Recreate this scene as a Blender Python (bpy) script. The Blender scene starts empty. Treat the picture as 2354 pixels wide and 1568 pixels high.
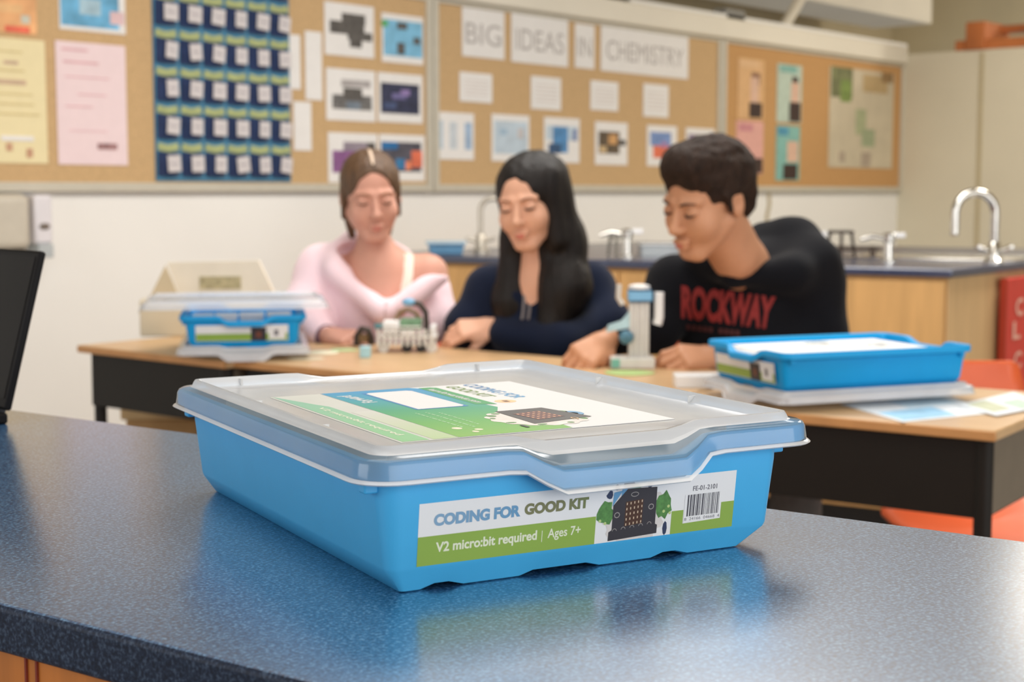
import bpy, bmesh, math, random
import numpy as np
from mathutils import Vector, Matrix, noise
from mathutils.bvhtree import BVHTree

# ------------------------------------------------------------------ camera, world, light, exposure
SC = bpy.context.scene
COL = SC.collection
EYE = np.array([0.0, 0.0, 1.157])
F, CX, CY, HY = 3500.0, 1177.0, 784.0, 441.0
PIT = math.atan((CY-HY)/F)
YAW = math.radians(40.02)
FWD = np.array([math.cos(YAW)*math.cos(PIT), math.sin(YAW)*math.cos(PIT), -math.sin(PIT)])
RT = np.array([math.sin(YAW), -math.cos(YAW), 0.0])
UPV = np.cross(RT, FWD)
FH = np.array([math.cos(YAW), math.sin(YAW), 0.0])

cam_data = bpy.data.cameras.new('camera'); cam = bpy.data.objects.new('camera', cam_data)
COL.objects.link(cam); SC.camera = cam
cam_data.sensor_width = 36.0; cam_data.lens = F/2354*36.0
cam_data.clip_start = 0.02; cam_data.clip_end = 60
cam.matrix_world = Matrix(((RT[0], UPV[0], -FWD[0], EYE[0]), (RT[1], UPV[1], -FWD[1], EYE[1]),
                           (RT[2], UPV[2], -FWD[2], EYE[2]), (0, 0, 0, 1)))
cam_data.dof.use_dof = True
cam_data.dof.focus_distance = 1.06
cam_data.dof.aperture_fstop = 10.0

SC.view_settings.view_transform = 'Standard'; SC.view_settings.look = 'None'
SC.view_settings.gamma = 1.0; SC.view_settings.use_curve_mapping = False
SC.view_settings.exposure = 0.0

W = bpy.data.worlds.new('world'); SC.world = W; W.use_nodes = True
W.node_tree.nodes['Background'].inputs[0].default_value = (0.98, 0.98, 1.0, 1)
W.node_tree.nodes['Background'].inputs[1].default_value = 0.55

def area(name, loc, target, sx, sy, power, color):
    l = bpy.data.lights.new(name, 'AREA'); l.shape = 'RECTANGLE'; l.size = sx; l.size_y = sy
    l.energy = power; l.color = color
    o = bpy.data.objects.new(name, l); COL.objects.link(o)
    o.location = loc
    o.rotation_euler = (Vector(target)-Vector(loc)).to_track_quat('-Z', 'Y').to_euler()
    return o
area('window_and_fill_light', (0.6, -3.2, 2.1), (2.6, 4.0, 1.0), 6.0, 2.6, 145, (1.0, 0.99, 0.98))
area('window_and_fill_light', (-2.2, 2.6, 1.9), (2.0, 1.2, .9), 2.2, 1.4, 34, (0.98, 0.99, 1.0))  # added fill from the left, lifts the box side and the faces
area('ceiling_and_fill_light', (1.2, 0.9, 2.95), (1.2, 0.9, 0), 2.8, 2.0, 42, (1.0, 0.97, 0.93))
area('ceiling_and_fill_light', (3.6, 2.4, 2.95), (3.6, 2.4, 0), 2.4, 1.2, 74, (1.0, 0.97, 0.93))
area('ceiling_and_fill_light', (6.2, 1.6, 2.95), (6.2, 1.6, 0), 1.3, 0.5, 54, (1.0, 0.95, 0.86))
area('ceiling_and_fill_light', (11.6, 2.2, 3.0), (12.4, 4.6, 2.5), 0.9, 0.4, 60, (1.0, 0.93, 0.82))  # added fill lamp, brightens the far wall
area('ceiling_and_fill_light', (8.6, 3.0, 2.95), (8.6, 3.0, 0), 1.3, 0.5, 36, (1.0, 0.93, 0.82))

# ------------------------------------------------------------------ helpers
def ray(px, py): return FWD + RT*((px-CX)/F) + UPV*((CY-py)/F)
def Z(px, py, z):
    r = ray(px, py); return EYE + r*((z-EYE[2])/r[2])
def Wl(px, py, Y=4.9):
    r = ray(px, py); return EYE + r*(Y/r[1])
def D(px, py, d): return EYE + ray(px, py)*d

def lin(c):
    c = c/255.0
    return c/12.92 if c <= 0.04045 else ((c+0.055)/1.055)**2.4
def rgb(*c): return (lin(c[0]), lin(c[1]), lin(c[2]), 1.0)

MATS = {}
def mat(name, c, rough=0.5, spec=0.5, metal=0.0, noise_amt=0.0, noise_scale=20.0, bump=0.0, bump_scale=60.0,
        sheen=0.0, coat=0.0, stretch=None, sss=0.0):
    if name in MATS: return MATS[name]
    m = bpy.data.materials.new(name); m.use_nodes = True; nt = m.node_tree
    b = nt.nodes['Principled BSDF']
    col = rgb(*c)
    b.inputs['Base Color'].default_value = col
    b.inputs['Roughness'].default_value = rough
    b.inputs['Metallic'].default_value = metal
    b.inputs['Specular IOR Level'].default_value = spec
    b.inputs['Sheen Weight'].default_value = sheen
    b.inputs['Coat Weight'].default_value = coat
    if sss:
        b.inputs['Subsurface Weight'].default_value = sss
        b.inputs['Subsurface Radius'].default_value = (0.012, 0.005, 0.003)
    tc = nt.nodes.new('ShaderNodeTexCoord')
    vec = tc.outputs['Object']
    if stretch:
        mp = nt.nodes.new('ShaderNodeMapping'); mp.inputs['Scale'].default_value = stretch
        nt.links.new(vec, mp.inputs[0]); vec = mp.outputs[0]
    if noise_amt:
        n = nt.nodes.new('ShaderNodeTexNoise'); n.inputs['Scale'].default_value = noise_scale; n.inputs['Detail'].default_value = 3
        nt.links.new(vec, n.inputs['Vector'])
        r = nt.nodes.new('ShaderNodeValToRGB')
        r.color_ramp.elements[0].position = 0.3; r.color_ramp.elements[1].position = 0.7
        r.color_ramp.elements[0].color = tuple(x*(1-noise_amt) for x in col[:3])+(1,)
        r.color_ramp.elements[1].color = tuple(min(1, x*(1+noise_amt)) for x in col[:3])+(1,)
        nt.links.new(n.outputs['Fac'], r.inputs[0]); nt.links.new(r.outputs[0], b.inputs['Base Color'])
    if bump:
        n = nt.nodes.new('ShaderNodeTexNoise'); n.inputs['Scale'].default_value = bump_scale; n.inputs['Detail'].default_value = 4
        nt.links.new(vec, n.inputs['Vector'])
        bp = nt.nodes.new('ShaderNodeBump'); bp.inputs['Strength'].default_value = bump; bp.inputs['Distance'].default_value = 0.01
        nt.links.new(n.outputs['Fac'], bp.inputs['Height']); nt.links.new(bp.outputs[0], b.inputs['Normal'])
    MATS[name] = m; return m

def gradmat(name, stops, axis_expr, lo, hi, rough=0.45):
    """printed gradient: colour runs along a direction of the object's own coordinates"""
    m = bpy.data.materials.new(name); m.use_nodes = True; nt = m.node_tree; b = nt.nodes['Principled BSDF']
    tc = nt.nodes.new('ShaderNodeTexCoord'); dp = nt.nodes.new('ShaderNodeVectorMath'); dp.operation = 'DOT_PRODUCT'
    dp.inputs[1].default_value = axis_expr
    nt.links.new(tc.outputs['Object'], dp.inputs[0])
    mr = nt.nodes.new('ShaderNodeMapRange'); mr.inputs[1].default_value = lo; mr.inputs[2].default_value = hi
    nt.links.new(dp.outputs['Value'], mr.inputs[0])
    r = nt.nodes.new('ShaderNodeValToRGB'); e = r.color_ramp.elements
    e[0].position = stops[0][0]; e[0].color = rgb(*stops[0][1]); e[1].position = stops[-1][0]; e[1].color = rgb(*stops[-1][1])
    for p, c in stops[1:-1]:
        q = e.new(p); q.color = rgb(*c)
    nt.links.new(mr.outputs[0], r.inputs[0]); nt.links.new(r.outputs[0], b.inputs['Base Color'])
    b.inputs['Roughness'].default_value = rough
    return m

def plastic_lid_mat(name, tint, alpha, rough=0.12):
    m = bpy.data.materials.new(name); m.use_nodes = True; nt = m.node_tree; N = nt.nodes; L = nt.links
    N.remove(N['Principled BSDF']); out = N['Material Output']
    tr = N.new('ShaderNodeBsdfTransparent'); tr.inputs[0].default_value = rgb(236, 242, 246)
    df = N.new('ShaderNodeBsdfDiffuse'); df.inputs[0].default_value = rgb(*tint)
    tl = N.new('ShaderNodeBsdfTranslucent'); tl.inputs[0].default_value = rgb(*tint)
    gl = N.new('ShaderNodeBsdfGlossy'); gl.inputs['Roughness'].default_value = rough
    m1 = N.new('ShaderNodeMixShader'); m1.inputs[0].default_value = 0.28; L.new(df.outputs[0], m1.inputs[1]); L.new(tl.outputs[0], m1.inputs[2])
    m2 = N.new('ShaderNodeMixShader'); L.new(tr.outputs[0], m2.inputs[1]); L.new(m1.outputs[0], m2.inputs[2])
    n = N.new('ShaderNodeTexNoise'); n.inputs['Scale'].default_value = 14; n.inputs['Detail'].default_value = 2
    mr = N.new('ShaderNodeMapRange'); mr.inputs[1].default_value = 0.3; mr.inputs[2].default_value = 0.7
    mr.inputs[3].default_value = alpha-0.04; mr.inputs[4].default_value = alpha+0.04
    tc = N.new('ShaderNodeTexCoord'); L.new(tc.outputs['Object'], n.inputs['Vector'])
    L.new(n.outputs['Fac'], mr.inputs[0]); L.new(mr.outputs[0], m2.inputs[0])
    fr = N.new('ShaderNodeFresnel'); fr.inputs[0].default_value = 1.5
    m3 = N.new('ShaderNodeMixShader'); L.new(fr.outputs[0], m3.inputs[0]); L.new(m2.outputs[0], m3.inputs[1]); L.new(gl.outputs[0], m3.inputs[2])
    L.new(m3.outputs[0], out.inputs[0])
    return m

class MB:
    """collects simple solids into ONE mesh"""
    def __init__(s): s.v = []; s.f = []; s.mi = []
    def add(s, V, Fc, mi=0):
        o = len(s.v); s.v += [tuple(map(float, p)) for p in V]; s.f += [tuple(i+o for i in f) for f in Fc]; s.mi += [mi]*len(Fc); return s
    def box(s, lo, hi, M=None, mi=0):
        x0, y0, z0 = lo; x1, y1, z1 = hi
        V = [Vector(p) for p in ((x0,y0,z0),(x1,y0,z0),(x1,y1,z0),(x0,y1,z0),(x0,y0,z1),(x1,y0,z1),(x1,y1,z1),(x0,y1,z1))]
        if M is not None: V = [M @ p for p in V]
        return s.add(V, [(0,3,2,1),(4,5,6,7),(0,1,5,4),(1,2,6,5),(2,3,7,6),(3,0,4,7)], mi)
    def prism(s, pts, z0, z1, mi=0):
        n = len(pts)
        V = [(p[0],p[1],z0) for p in pts]+[(p[0],p[1],z1) for p in pts]
        Fc = [tuple(range(n-1,-1,-1)), tuple(range(n,2*n))]+[(i,(i+1)%n,n+(i+1)%n,n+i) for i in range(n)]
        return s.add(V, Fc, mi)
    def tube(s, path, r, n=12, mi=0, cap=True, flat=1.0):
        P = [Vector(p) for p in path]; R = r if isinstance(r, (list, tuple)) else [r]*len(P)
        V = []; up = None
        for i, p in enumerate(P):
            t = (P[min(i+1,len(P)-1)]-P[max(i-1,0)]).normalized()
            if up is None:
                up = Vector((0,0,1)) if abs(t.z) < 0.9 else Vector((1,0,0))
            a = t.cross(up).normalized(); b = a.cross(t).normalized(); up = b
            for k in range(n):
                th = 2*math.pi*k/n; V.append(p+a*math.cos(th)*R[i]+b*math.sin(th)*R[i]*flat)
        Fc = []
        for i in range(len(P)-1):
            for k in range(n):
                Fc.append((i*n+k, i*n+(k+1)%n, (i+1)*n+(k+1)%n, (i+1)*n+k))
        if cap: Fc += [tuple(range(n-1,-1,-1)), tuple((len(P)-1)*n+k for k in range(n))]
        return s.add(V, Fc, mi)
    def lathe(s, prof, c=(0,0,0), n=24, mi=0):
        V = []; Fc = []
        for r, z in prof:
            for k in range(n):
                th = 2*math.pi*k/n; V.append((c[0]+r*math.cos(th), c[1]+r*math.sin(th), c[2]+z))
        for i in range(len(prof)-1):
            for k in range(n): Fc.append((i*n+k, i*n+(k+1)%n, (i+1)*n+(k+1)%n, (i+1)*n+k))
        Fc += [tuple(range(n-1,-1,-1)), tuple((len(prof)-1)*n+k for k in range(n))]
        return s.add(V, Fc, mi)
    def ellipsoid(s, c, r, n=20, m=12, M=None, mi=0):
        V = []; Fc = []
        for i in range(m+1):
            ph = math.pi*i/m
            for k in range(n):
                th = 2*math.pi*k/n
                p = Vector((r[0]*math.sin(ph)*math.cos(th), r[1]*math.sin(ph)*math.sin(th), r[2]*math.cos(ph)))
                if M is not None: p = M @ p
                V.append(Vector(c)+p)
        for i in range(m):
            for k in range(n): Fc.append((i*n+k, (i+1)*n+k, (i+1)*n+(k+1)%n, i*n+(k+1)%n))
        return s.add(V, Fc, mi)
    def build(s, name, mats, parent=None, bevel=0.0, smooth=True, segs=2, M=None):
        me = bpy.data.meshes.new(name); me.from_pydata(s.v, [], s.f)
        for m in (mats if isinstance(mats, (list, tuple)) else [mats]): me.materials.append(m)
        me.polygons.foreach_set('material_index', s.mi)
        me.validate(); me.update()
        bm = bmesh.new(); bm.from_mesh(me); bmesh.ops.remove_doubles(bm, verts=bm.verts, dist=1e-6)
        bmesh.ops.recalc_face_normals(bm, faces=bm.faces)
        if M is not None: bm.transform(M)
        bm.to_mesh(me); bm.free()
        if smooth: me.shade_smooth() if hasattr(me, 'shade_smooth') else None
        o = bpy.data.objects.new(name, me); COL.objects.link(o)
        if parent: o.parent = parent
        if bevel:
            b = o.modifiers.new('bevel', 'BEVEL'); b.width = bevel; b.segments = segs; b.limit_method = 'ANGLE'; b.angle_limit = 0.6
            b.harden_normals = False
        if smooth:
            try: me.set_sharp_from_angle(angle=0.7)
            except Exception: pass
        return o

def thing(name, label, cat, loc=(0,0,0), rotz=0.0, group=None):
    o = bpy.data.objects.new(name, None); COL.objects.link(o); o.location = tuple(map(float, loc)); o.rotation_euler = (0,0,rotz)
    o.empty_display_size = 0.05
    return tag(o, label, cat, group)
def tag(o, label, cat, group=None):
    o['label'] = label; o['category'] = cat
    if group: o['group'] = group
    return o
def struct(o): o['kind'] = 'structure'; return o

def text_mesh(txt, size, bold=0.0, align='LEFT', spacing=1.0):
    cu = bpy.data.curves.new('t', 'FONT'); cu.body = txt; cu.size = size; cu.align_x = align; cu.offset = bold
    cu.space_character = spacing; cu.resolution_u = 6
    o = bpy.data.objects.new('t', cu); COL.objects.link(o)
    dg = bpy.context.evaluated_depsgraph_get(); me = bpy.data.meshes.new_from_object(o.evaluated_get(dg))
    V = [v.co.copy() for v in me.vertices]; Fc = [tuple(p.vertices) for p in me.polygons]
    bpy.data.objects.remove(o); bpy.data.curves.remove(cu); bpy.data.meshes.remove(me)
    return V, Fc
def text_obj(name, txt, m, width, height, origin, xdir, ydir, parent=None, bold=0.0, world=False):
    """lettering fitted to width x height, drawn from origin along xdir / ydir"""
    V, Fc = text_mesh(txt, 1.0, bold)
    xs = [v.x for v in V]; ys = [v.y for v in V]
    x0, x1, y0, y1 = min(xs), max(xs), min(ys), max(ys)
    X = Vector(xdir); Y = Vector(ydir); O = Vector(origin)
    P = [O + X*((v.x-x0)/(x1-x0)*width) + Y*((v.y-y0)/(y1-y0)*height) for v in V]
    b = MB(); b.add(P, Fc)
    me = bpy.data.meshes.new(name); me.from_pydata(b.v, [], b.f); me.materials.append(m)
    o = bpy.data.objects.new(name, me); COL.objects.link(o)
    if parent: o.parent = parent
    return o

# ---- signed-distance modelling (smooth unions) meshed with surface nets
def cap_(a, b, ra, rb=None, k=None, sub=False, flat=None): return ('cap', np.array(a, float), np.array(b, float), ra, rb if rb is not None else ra, k, sub)
def ell_(c, r, R=None, k=None, sub=False): return ('ell', np.array(c, float), np.array(r, float), None if R is None else np.array(R, float), k, sub)
def sdf_eval(prims, P, k0):
    D_ = None
    for p in prims:
        if p[0] == 'cap':
            _, a, b, ra, rb, k, sub = p
            ba = b-a; l = max(float(ba@ba), 1e-12); t = np.clip(((P-a)@ba)/l, 0, 1)
            d = np.linalg.norm(P-a-t[..., None]*ba, axis=-1)-(ra+(rb-ra)*t)
        else:
            _, c, r, R, k, sub = p
            q = P-c
            if R is not None: q = q@R        # columns of R are the local axes
            k1 = np.linalg.norm(q/r, axis=-1); k2 = np.linalg.norm(q/(r*r), axis=-1)
            d = np.where(k2 > 1e-9, k1*(k1-1)/np.maximum(k2, 1e-9), -r.min())
        kk = k0 if k is None else k
        if D_ is None: D_ = d
        elif sub:
            h = np.clip(0.5-0.5*(D_+d)/kk, 0, 1); D_ = D_*(1-h)-d*h+kk*h*(1-h)
        else:
            h = np.clip(0.5+0.5*(D_-d)/kk, 0, 1); D_ = d*h+D_*(1-h)-kk*h*(1-h)
    return D_
def wob(P, s, amp, seed=0):
    r = np.random.RandomState(seed); o = 0
    for i in range(5):
        v = r.normal(size=3); v = v/np.linalg.norm(v)*s*(1+0.6*i); ph = r.uniform(0, 6.28)
        w = r.normal(size=3)*s*0.6
        o = o+np.sin(P@v+ph+1.3*np.sin(P@w))/(1+0.5*i)
    return amp*o/2
def sdf_mesh(prims, h, k=0.02, noise_fn=None, pad=0.03):
    lo = np.full(3, 1e9); hi = np.full(3, -1e9)
    for p in prims:
        if p[-1]: continue
        if p[0] == 'cap':
            r = max(p[3], p[4]); lo = np.minimum(lo, np.minimum(p[1], p[2])-r); hi = np.maximum(hi, np.maximum(p[1], p[2])+r)
        else:
            r = p[2].max(); lo = np.minimum(lo, p[1]-r); hi = np.maximum(hi, p[1]+r)
    lo -= pad; hi += pad
    n = np.ceil((hi-lo)/h).astype(int)+1
    ax = [lo[i]+h*np.arange(n[i]) for i in range(3)]
    D_ = np.empty(n)
    for i0 in range(0, n[0], 16):
        P = np.stack(np.meshgrid(ax[0][i0:i0+16], ax[1], ax[2], indexing='ij'), -1)
        d = sdf_eval(prims, P, k)
        if noise_fn is not None: d = d+noise_fn(P)
        D_[i0:i0+16] = d
    S = D_ < 0
    c = [(i, j, l) for i in (0, 1) for j in (0, 1) for l in (0, 1)]
    def sh(A, i, j, l): return A[i:A.shape[0]-1+i, j:A.shape[1]-1+j, l:A.shape[2]-1+l]
    cnt = sum(sh(S, *q).astype(np.int8) for q in c)
    act = (cnt > 0) & (cnt < 8)
    idx = np.full(act.shape, -1, int); idx[act] = np.arange(act.sum())
    I = np.argwhere(act)
    acc = np.zeros((len(I), 3)); num = np.zeros(len(I))
    for a in range(8):
        for b in range(a+1, 8):
            if sum(abs(x-y) for x, y in zip(c[a], c[b])) != 1: continue
            da = D_[I[:, 0]+c[a][0], I[:, 1]+c[a][1], I[:, 2]+c[a][2]]; db = D_[I[:, 0]+c[b][0], I[:, 1]+c[b][1], I[:, 2]+c[b][2]]
            m = (da < 0) != (db < 0)
            t = np.where(m, da/np.where(m, da-db, 1), 0)
            p = np.array(c[a])+t[:, None]*(np.array(c[b])-np.array(c[a]))
            acc[m] += p[m]; num[m] += 1
    V = lo+h*(I+acc/num[:, None])
    Fc = []
    for axn in range(3):
        o1, o2 = [x for x in range(3) if x != axn]
        s0 = [slice(1, -1)]*3; s1 = [slice(1, -1)]*3
        s0[axn] = slice(0, -1); s1[axn] = slice(1, None)
        A = S[tuple(s0)]; B = S[tuple(s1)]
        E_ = np.argwhere(A != B)
        if len(E_) == 0: continue
        base = E_.copy(); base[:, o1] += 1; base[:, o2] += 1
        def cell(d1, d2):
            q = base.copy(); q[:, o1] -= d1; q[:, o2] -= d2
            return idx[q[:, 0], q[:, 1], q[:, 2]]
        q = np.stack([cell(1, 1), cell(0, 1), cell(0, 0), cell(1, 0)], 1)
        fl = A[tuple(E_.T)]
        if axn == 1: fl = ~fl
        q[~fl] = q[~fl][:, ::-1]
        Fc.append(q)
    Fc = np.concatenate(Fc); Fc = Fc[(Fc >= 0).all(1)]
    return V, Fc
def np_obj(name, V, Fc, m, parent=None, M=None, smooth_it=1):
    V = np.asarray(V, float)
    if M is not None: V = V@np.array(M)[:3, :3].T+np.array(M)[:3, 3]
    me = bpy.data.meshes.new(name)
    me.vertices.add(len(V)); me.vertices.foreach_set('co', V.ravel())
    Fc = np.asarray(Fc); k = Fc.shape[1]
    me.loops.add(Fc.size); me.loops.foreach_set('vertex_index', Fc.ravel().astype(np.int32))
    me.polygons.add(len(Fc)); me.polygons.foreach_set('loop_start', (np.arange(len(Fc))*k).astype(np.int32))
    me.polygons.foreach_set('loop_total', np.full(len(Fc), k, np.int32))
    me.update(calc_edges=True); me.validate()
    me.polygons.foreach_set('use_smooth', [True]*len(me.polygons))
    for q in (m if isinstance(m, (list, tuple)) else [m]): me.materials.append(q)
    o = bpy.data.objects.new(name, me); COL.objects.link(o)
    if parent: o.parent = parent
    return o
def merge_np(parts):
    V = []; Fc = []; o = 0
    for v, f in parts: V.append(v); Fc.append(f+o); o += len(v)
    return np.concatenate(V), np.concatenate(Fc)

# ------------------------------------------------------------------ materials of the room
M_wall = mat('cream_painted_wall', (245, 243, 238), 0.85, noise_amt=0.03, noise_scale=1.5)
M_wallr = mat('beige_partition', (218, 210, 188), 0.8, noise_amt=0.03, noise_scale=2)
M_cork = mat('cork', (206, 172, 126), 0.95, noise_amt=0.10, noise_scale=90, bump=0.2, bump_scale=200)
M_cork2 = mat('dark_cork', (200, 154, 100), 0.95, noise_amt=0.08, noise_scale=90, bump=0.2, bump_scale=200)
M_frame = mat('aluminium_trim', (206, 200, 184), 0.5, metal=0.15, noise_amt=0.03)
M_beam = mat('painted_beam', (238, 231, 214), 0.7, noise_amt=0.03, noise_scale=3)
M_ceil = mat('ceiling_board', (188, 174, 146), 0.9, noise_amt=0.06, noise_scale=2)
M_floor = mat('vinyl_floor', (156, 150, 140), 0.45, noise_amt=0.15, noise_scale=8)
M_browntrim = mat('orange_stained_wood', (190, 112, 60), 0.6, noise_amt=0.2, noise_scale=6)
M_oak = mat('maple_veneer', (212, 166, 106), 0.5, noise_amt=0.10, noise_scale=5, stretch=(6, 6, 0.6))
M_oakl = mat('maple_end_panel', (216, 180, 130), 0.5, noise_amt=0.07, noise_scale=5, stretch=(6, 6, 0.6))
M_paper = mat('white_paper', (240, 237, 233), 0.8, noise_amt=0.02)
M_chrome = mat('chrome', (215, 212, 205), 0.18, metal=1.0, noise_amt=0.05, noise_scale=30)
M_white = mat('white_plastic', (235, 235, 235), 0.4, noise_amt=0.02)
M_black = mat('black_plastic', (24, 23, 24), 0.45, noise_amt=0.1, noise_scale=30)

def counter_mat(name, base, speck, dark, rough, coat, scale=420.0):
    m = bpy.data.materials.new(name); m.use_nodes = True; nt = m.node_tree; b = nt.nodes['Principled BSDF']
    tc = nt.nodes.new('ShaderNodeTexCoord')
    n = nt.nodes.new('ShaderNodeTexNoise'); n.inputs['Scale'].default_value = scale; n.inputs['Detail'].default_value = 2.5; n.inputs['Roughness'].default_value = 0.6
    nt.links.new(tc.outputs['Object'], n.inputs['Vector'])
    r = nt.nodes.new('ShaderNodeValToRGB'); e = r.color_ramp.elements
    e[0].position = 0.36; e[0].color = rgb(*dark); e[1].position = 0.52; e[1].color = rgb(*base)
    q = e.new(0.68); q.color = rgb(*speck)
    nt.links.new(n.outputs['Fac'], r.inputs[0]); nt.links.new(r.outputs[0], b.inputs['Base Color'])
    b.inputs['Roughness'].default_value = rough; b.inputs['Specular IOR Level'].default_value = 0.9
    b.inputs['Coat Weight'].default_value = coat; b.inputs['Coat Roughness'].default_value = 0.2; b.inputs['Coat IOR'].default_value = 1.9
    bp = nt.nodes.new('ShaderNodeBump'); bp.inputs['Strength'].default_value = 0.04; bp.inputs['Distance'].default_value = 0.001
    nt.links.new(n.outputs['Fac'], bp.inputs['Height']); nt.links.new(bp.outputs[0], b.inputs['Normal'])
    return m
M_counter = counter_mat('speckled_blue_laminate', (30, 82, 126), (98, 142, 178), (14, 46, 84), 0.34, 1.0)
M_counter_back = counter_mat('navy_laminate', (34, 48, 84), (60, 76, 110), (20, 30, 60), 0.3, 0.5, 200)

# ------------------------------------------------------------------ the room
XW = 10.1   # right wall
b = MB(); b.box((-3, -4, -0.05), (13, 7, 0)); struct(b.build('floor', M_floor, smooth=False))
b = MB(); b.box((-3, 4.9, 0), (XW+0.1, 5.0, 2.2)); struct(b.build('wall_back', M_wall, smooth=False))
b = MB(); b.box((XW, -4, 0), (XW+0.1, 4.9, 2.12)); struct(b.build('wall_right', M_wallr, smooth=False))
b = MB()
for y in (1.2, 2.75, 4.3): b.box((XW-0.012, y-0.012, 0), (XW, y+0.012, 2.1))
struct(b.build('trim_1', mat('partition_seam', (190, 176, 142), 0.7, noise_amt=0.03), smooth=False))
b = MB(); b.box((-3, 6.2, 2.0), (13, 6.3, 3.1)); struct(b.build('wall_upper', mat('upper_wall', (196, 182, 150), 0.9, noise_amt=0.06, noise_scale=1.5), smooth=False))
b = MB(); b.box((12.6, -4, 1.9), (12.7, 6.2, 3.1)); struct(b.build('wall_far', mat('far_wall', (216, 204, 172), 0.9, noise_amt=0.06, noise_scale=1.5), smooth=False))
b = MB(); b.box((-3, -4, 3.05), (13, 7, 3.1)); struct(b.build('ceiling', M_ceil, smooth=False))
b = MB(); b.box((-3, 4.84, 2.05), (XW, 5.02, 2.17)); struct(b.build('trim_2', M_beam, bevel=0.01))
# exposed roof parts above the beam
o = MB().box((6.0, 5.25, 2.46), (11.35, 5.75, 2.80)).build('roof_beam', M_beam, bevel=0.01)
tag(o, 'long cream painted roof beam running above the partition wall', 'beam')
p0 = Wl(1785, 92, 4.95); p1 = Wl(1862, -40, 5.2)
o = MB().tube([p0, p1], 0.034, 14).build('roof_strut', M_beam); tag(o, 'slanted cream strut rising from the wall beam', 'strut')
p0 = Wl(1412, 22, 4.92)
o = MB().box((p0[0]-0.1, 4.9, 2.15), (p0[0]+0.12, 5.02, 2.75)).build('roof_post', M_beam, bevel=0.005); tag(o, 'short cream upright post on top of the wall beam', 'post')
p0 = Wl(1690, 18, 5.3)
p0 = Wl(1680, 50, 4.93)
o = MB().box((p0[0]-0.10, 4.9, 2.17), (p0[0]+0.12, 5.0, 2.24)).build('junction_box', mat('grey_box', (140, 138, 132), 0.6, noise_amt=0.1), bevel=0.01)
o.location.z -= 0.0
tag(o, 'small grey box behind the slanted strut', 'box')
for (y0, y1, z0, z1, lab) in ((-4, 4.5, 2.12, 2.19, 'long orange stained plank lying along the right wall top'),
                              (-4, 4.3, 2.25, 2.30, 'upper orange stained plank set back over the right wall')):
    o = MB().box((XW+0.0+(0.25 if z0 > 2.2 else 0), y0, z0), (XW+0.12+(0.25 if z0 > 2.2 else 0), y1, z1)).build('wall_plank', M_browntrim, bevel=0.006)
    tag(o, lab, 'plank')
o = MB().box((XW-0.02, 4.28, 2.12), (XW+0.4, 4.42, 2.31)).build('plank_bracket', M_browntrim, bevel=0.01); tag(o, 'orange wooden block where the two planks end', 'block')

# ------------------------------------------------------------------ notice boards
YB = 4.9
def board(px0, px1, label, mm, zt=2.05):
    x0 = Wl(px0, HY, YB)[0]; x1 = Wl(px1, HY, YB)[0]
    r = thing('notice_board', label, 'notice board', ((x0+x1)/2, YB, 1.157), 0, 'cork notice boards')
    w = (x1-x0)/2-.016
    MB().box((-w, -0.02, 0), (w, 0, zt-1.157)).build('cork_panel', mm, r, smooth=False)
    f = MB(); f.box((-w, -0.03, 0.0), (w, -0.0, 0.035)); f.box((-w, -0.03, zt-1.157-0.02), (w, 0, zt-1.157)); f.build('rail', M_frame, r, bevel=0.003)
    for s in (-1, 1):
        MB().box((s*w-0.018, -0.034, 0), (s*w+0.018, 0, zt-1.157)).build('stile', M_frame, r, bevel=0.003)
    return r
board(-420, 984, 'left cork notice board with the blue pocket chart and photo sheets', M_cork)
board(988, 1646, 'middle cork notice board headed BIG IDEAS IN CHEMISTRY', M_cork)
board(1650, 2064, 'right cork notice board in darker cork with narrow posters', M_cork2)

YP = YB-0.0215
def wrect(px0, py0, px1, py1):
    """wall rectangle seen between two photo columns: centre column gives top and bottom"""
    xm = (px0+px1)/2
    return Wl(px0, HY, YP)[0], Wl(xm, py1, YP)[2], Wl(px1, HY, YP)[0], Wl(xm, py0, YP)[2]
def sheet(rect, label, cat, base, patches=(), texts=(), group=None, name='sheet', rot=0.0):
    x0, z0, x1, z1 = wrect(*rect)
    r = thing(name, label, cat, ((x0+x1)/2, YP, z0), 0, group)
    r.rotation_euler = (0, rot, 0)
    w = x1-x0; h = z1-z0
    MB().box((-w/2, -0.0022, 0), (w/2, 0, h)).build('paper', base, r, smooth=False)
    for i, (u0, v0, u1, v1, m) in enumerate(patches):
        MB().box((-w/2+u0*w, -0.0024-0.0004*(i+1), (1-v1)*h), (-w/2+u1*w, -0.0016, (1-v0)*h)).build('printed_area', m, r, smooth=False)
    for (t, u0, v0, u1, v1, m, bold) in texts:
        text_obj('lettering', t, m, (u1-u0)*w, (v1-v0)*h, (-w/2+u0*w, -0.0024-0.0004*(len(patches)+1), (1-v1)*h), (1,0,0), (0,0,1), r, bold)
    return r
def pc(name, c, amt=0.35, sc=18): return mat(name, c, 0.7, noise_amt=amt, noise_scale=sc)
G_txt = mat('grey_lettering', (186, 180, 176), 0.8, noise_amt=0.02)
P_txt = mat('faint_pink_print', (226, 180, 186), 0.8, noise_amt=0.05)
Y_txt = mat('faint_olive_print', (214, 196, 142), 0.8, noise_amt=0.05)
yel = mat('yellow_paper', (240, 226, 180), 0.8, noise_amt=0.02); pnk = mat('pink_paper', (243, 220, 222), 0.8, noise_amt=0.02)
ora = pc('orange_print', (238, 178, 124), 0.2, 12); blu = pc('cyan_print', (110, 178, 216), 0.35, 14)
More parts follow.
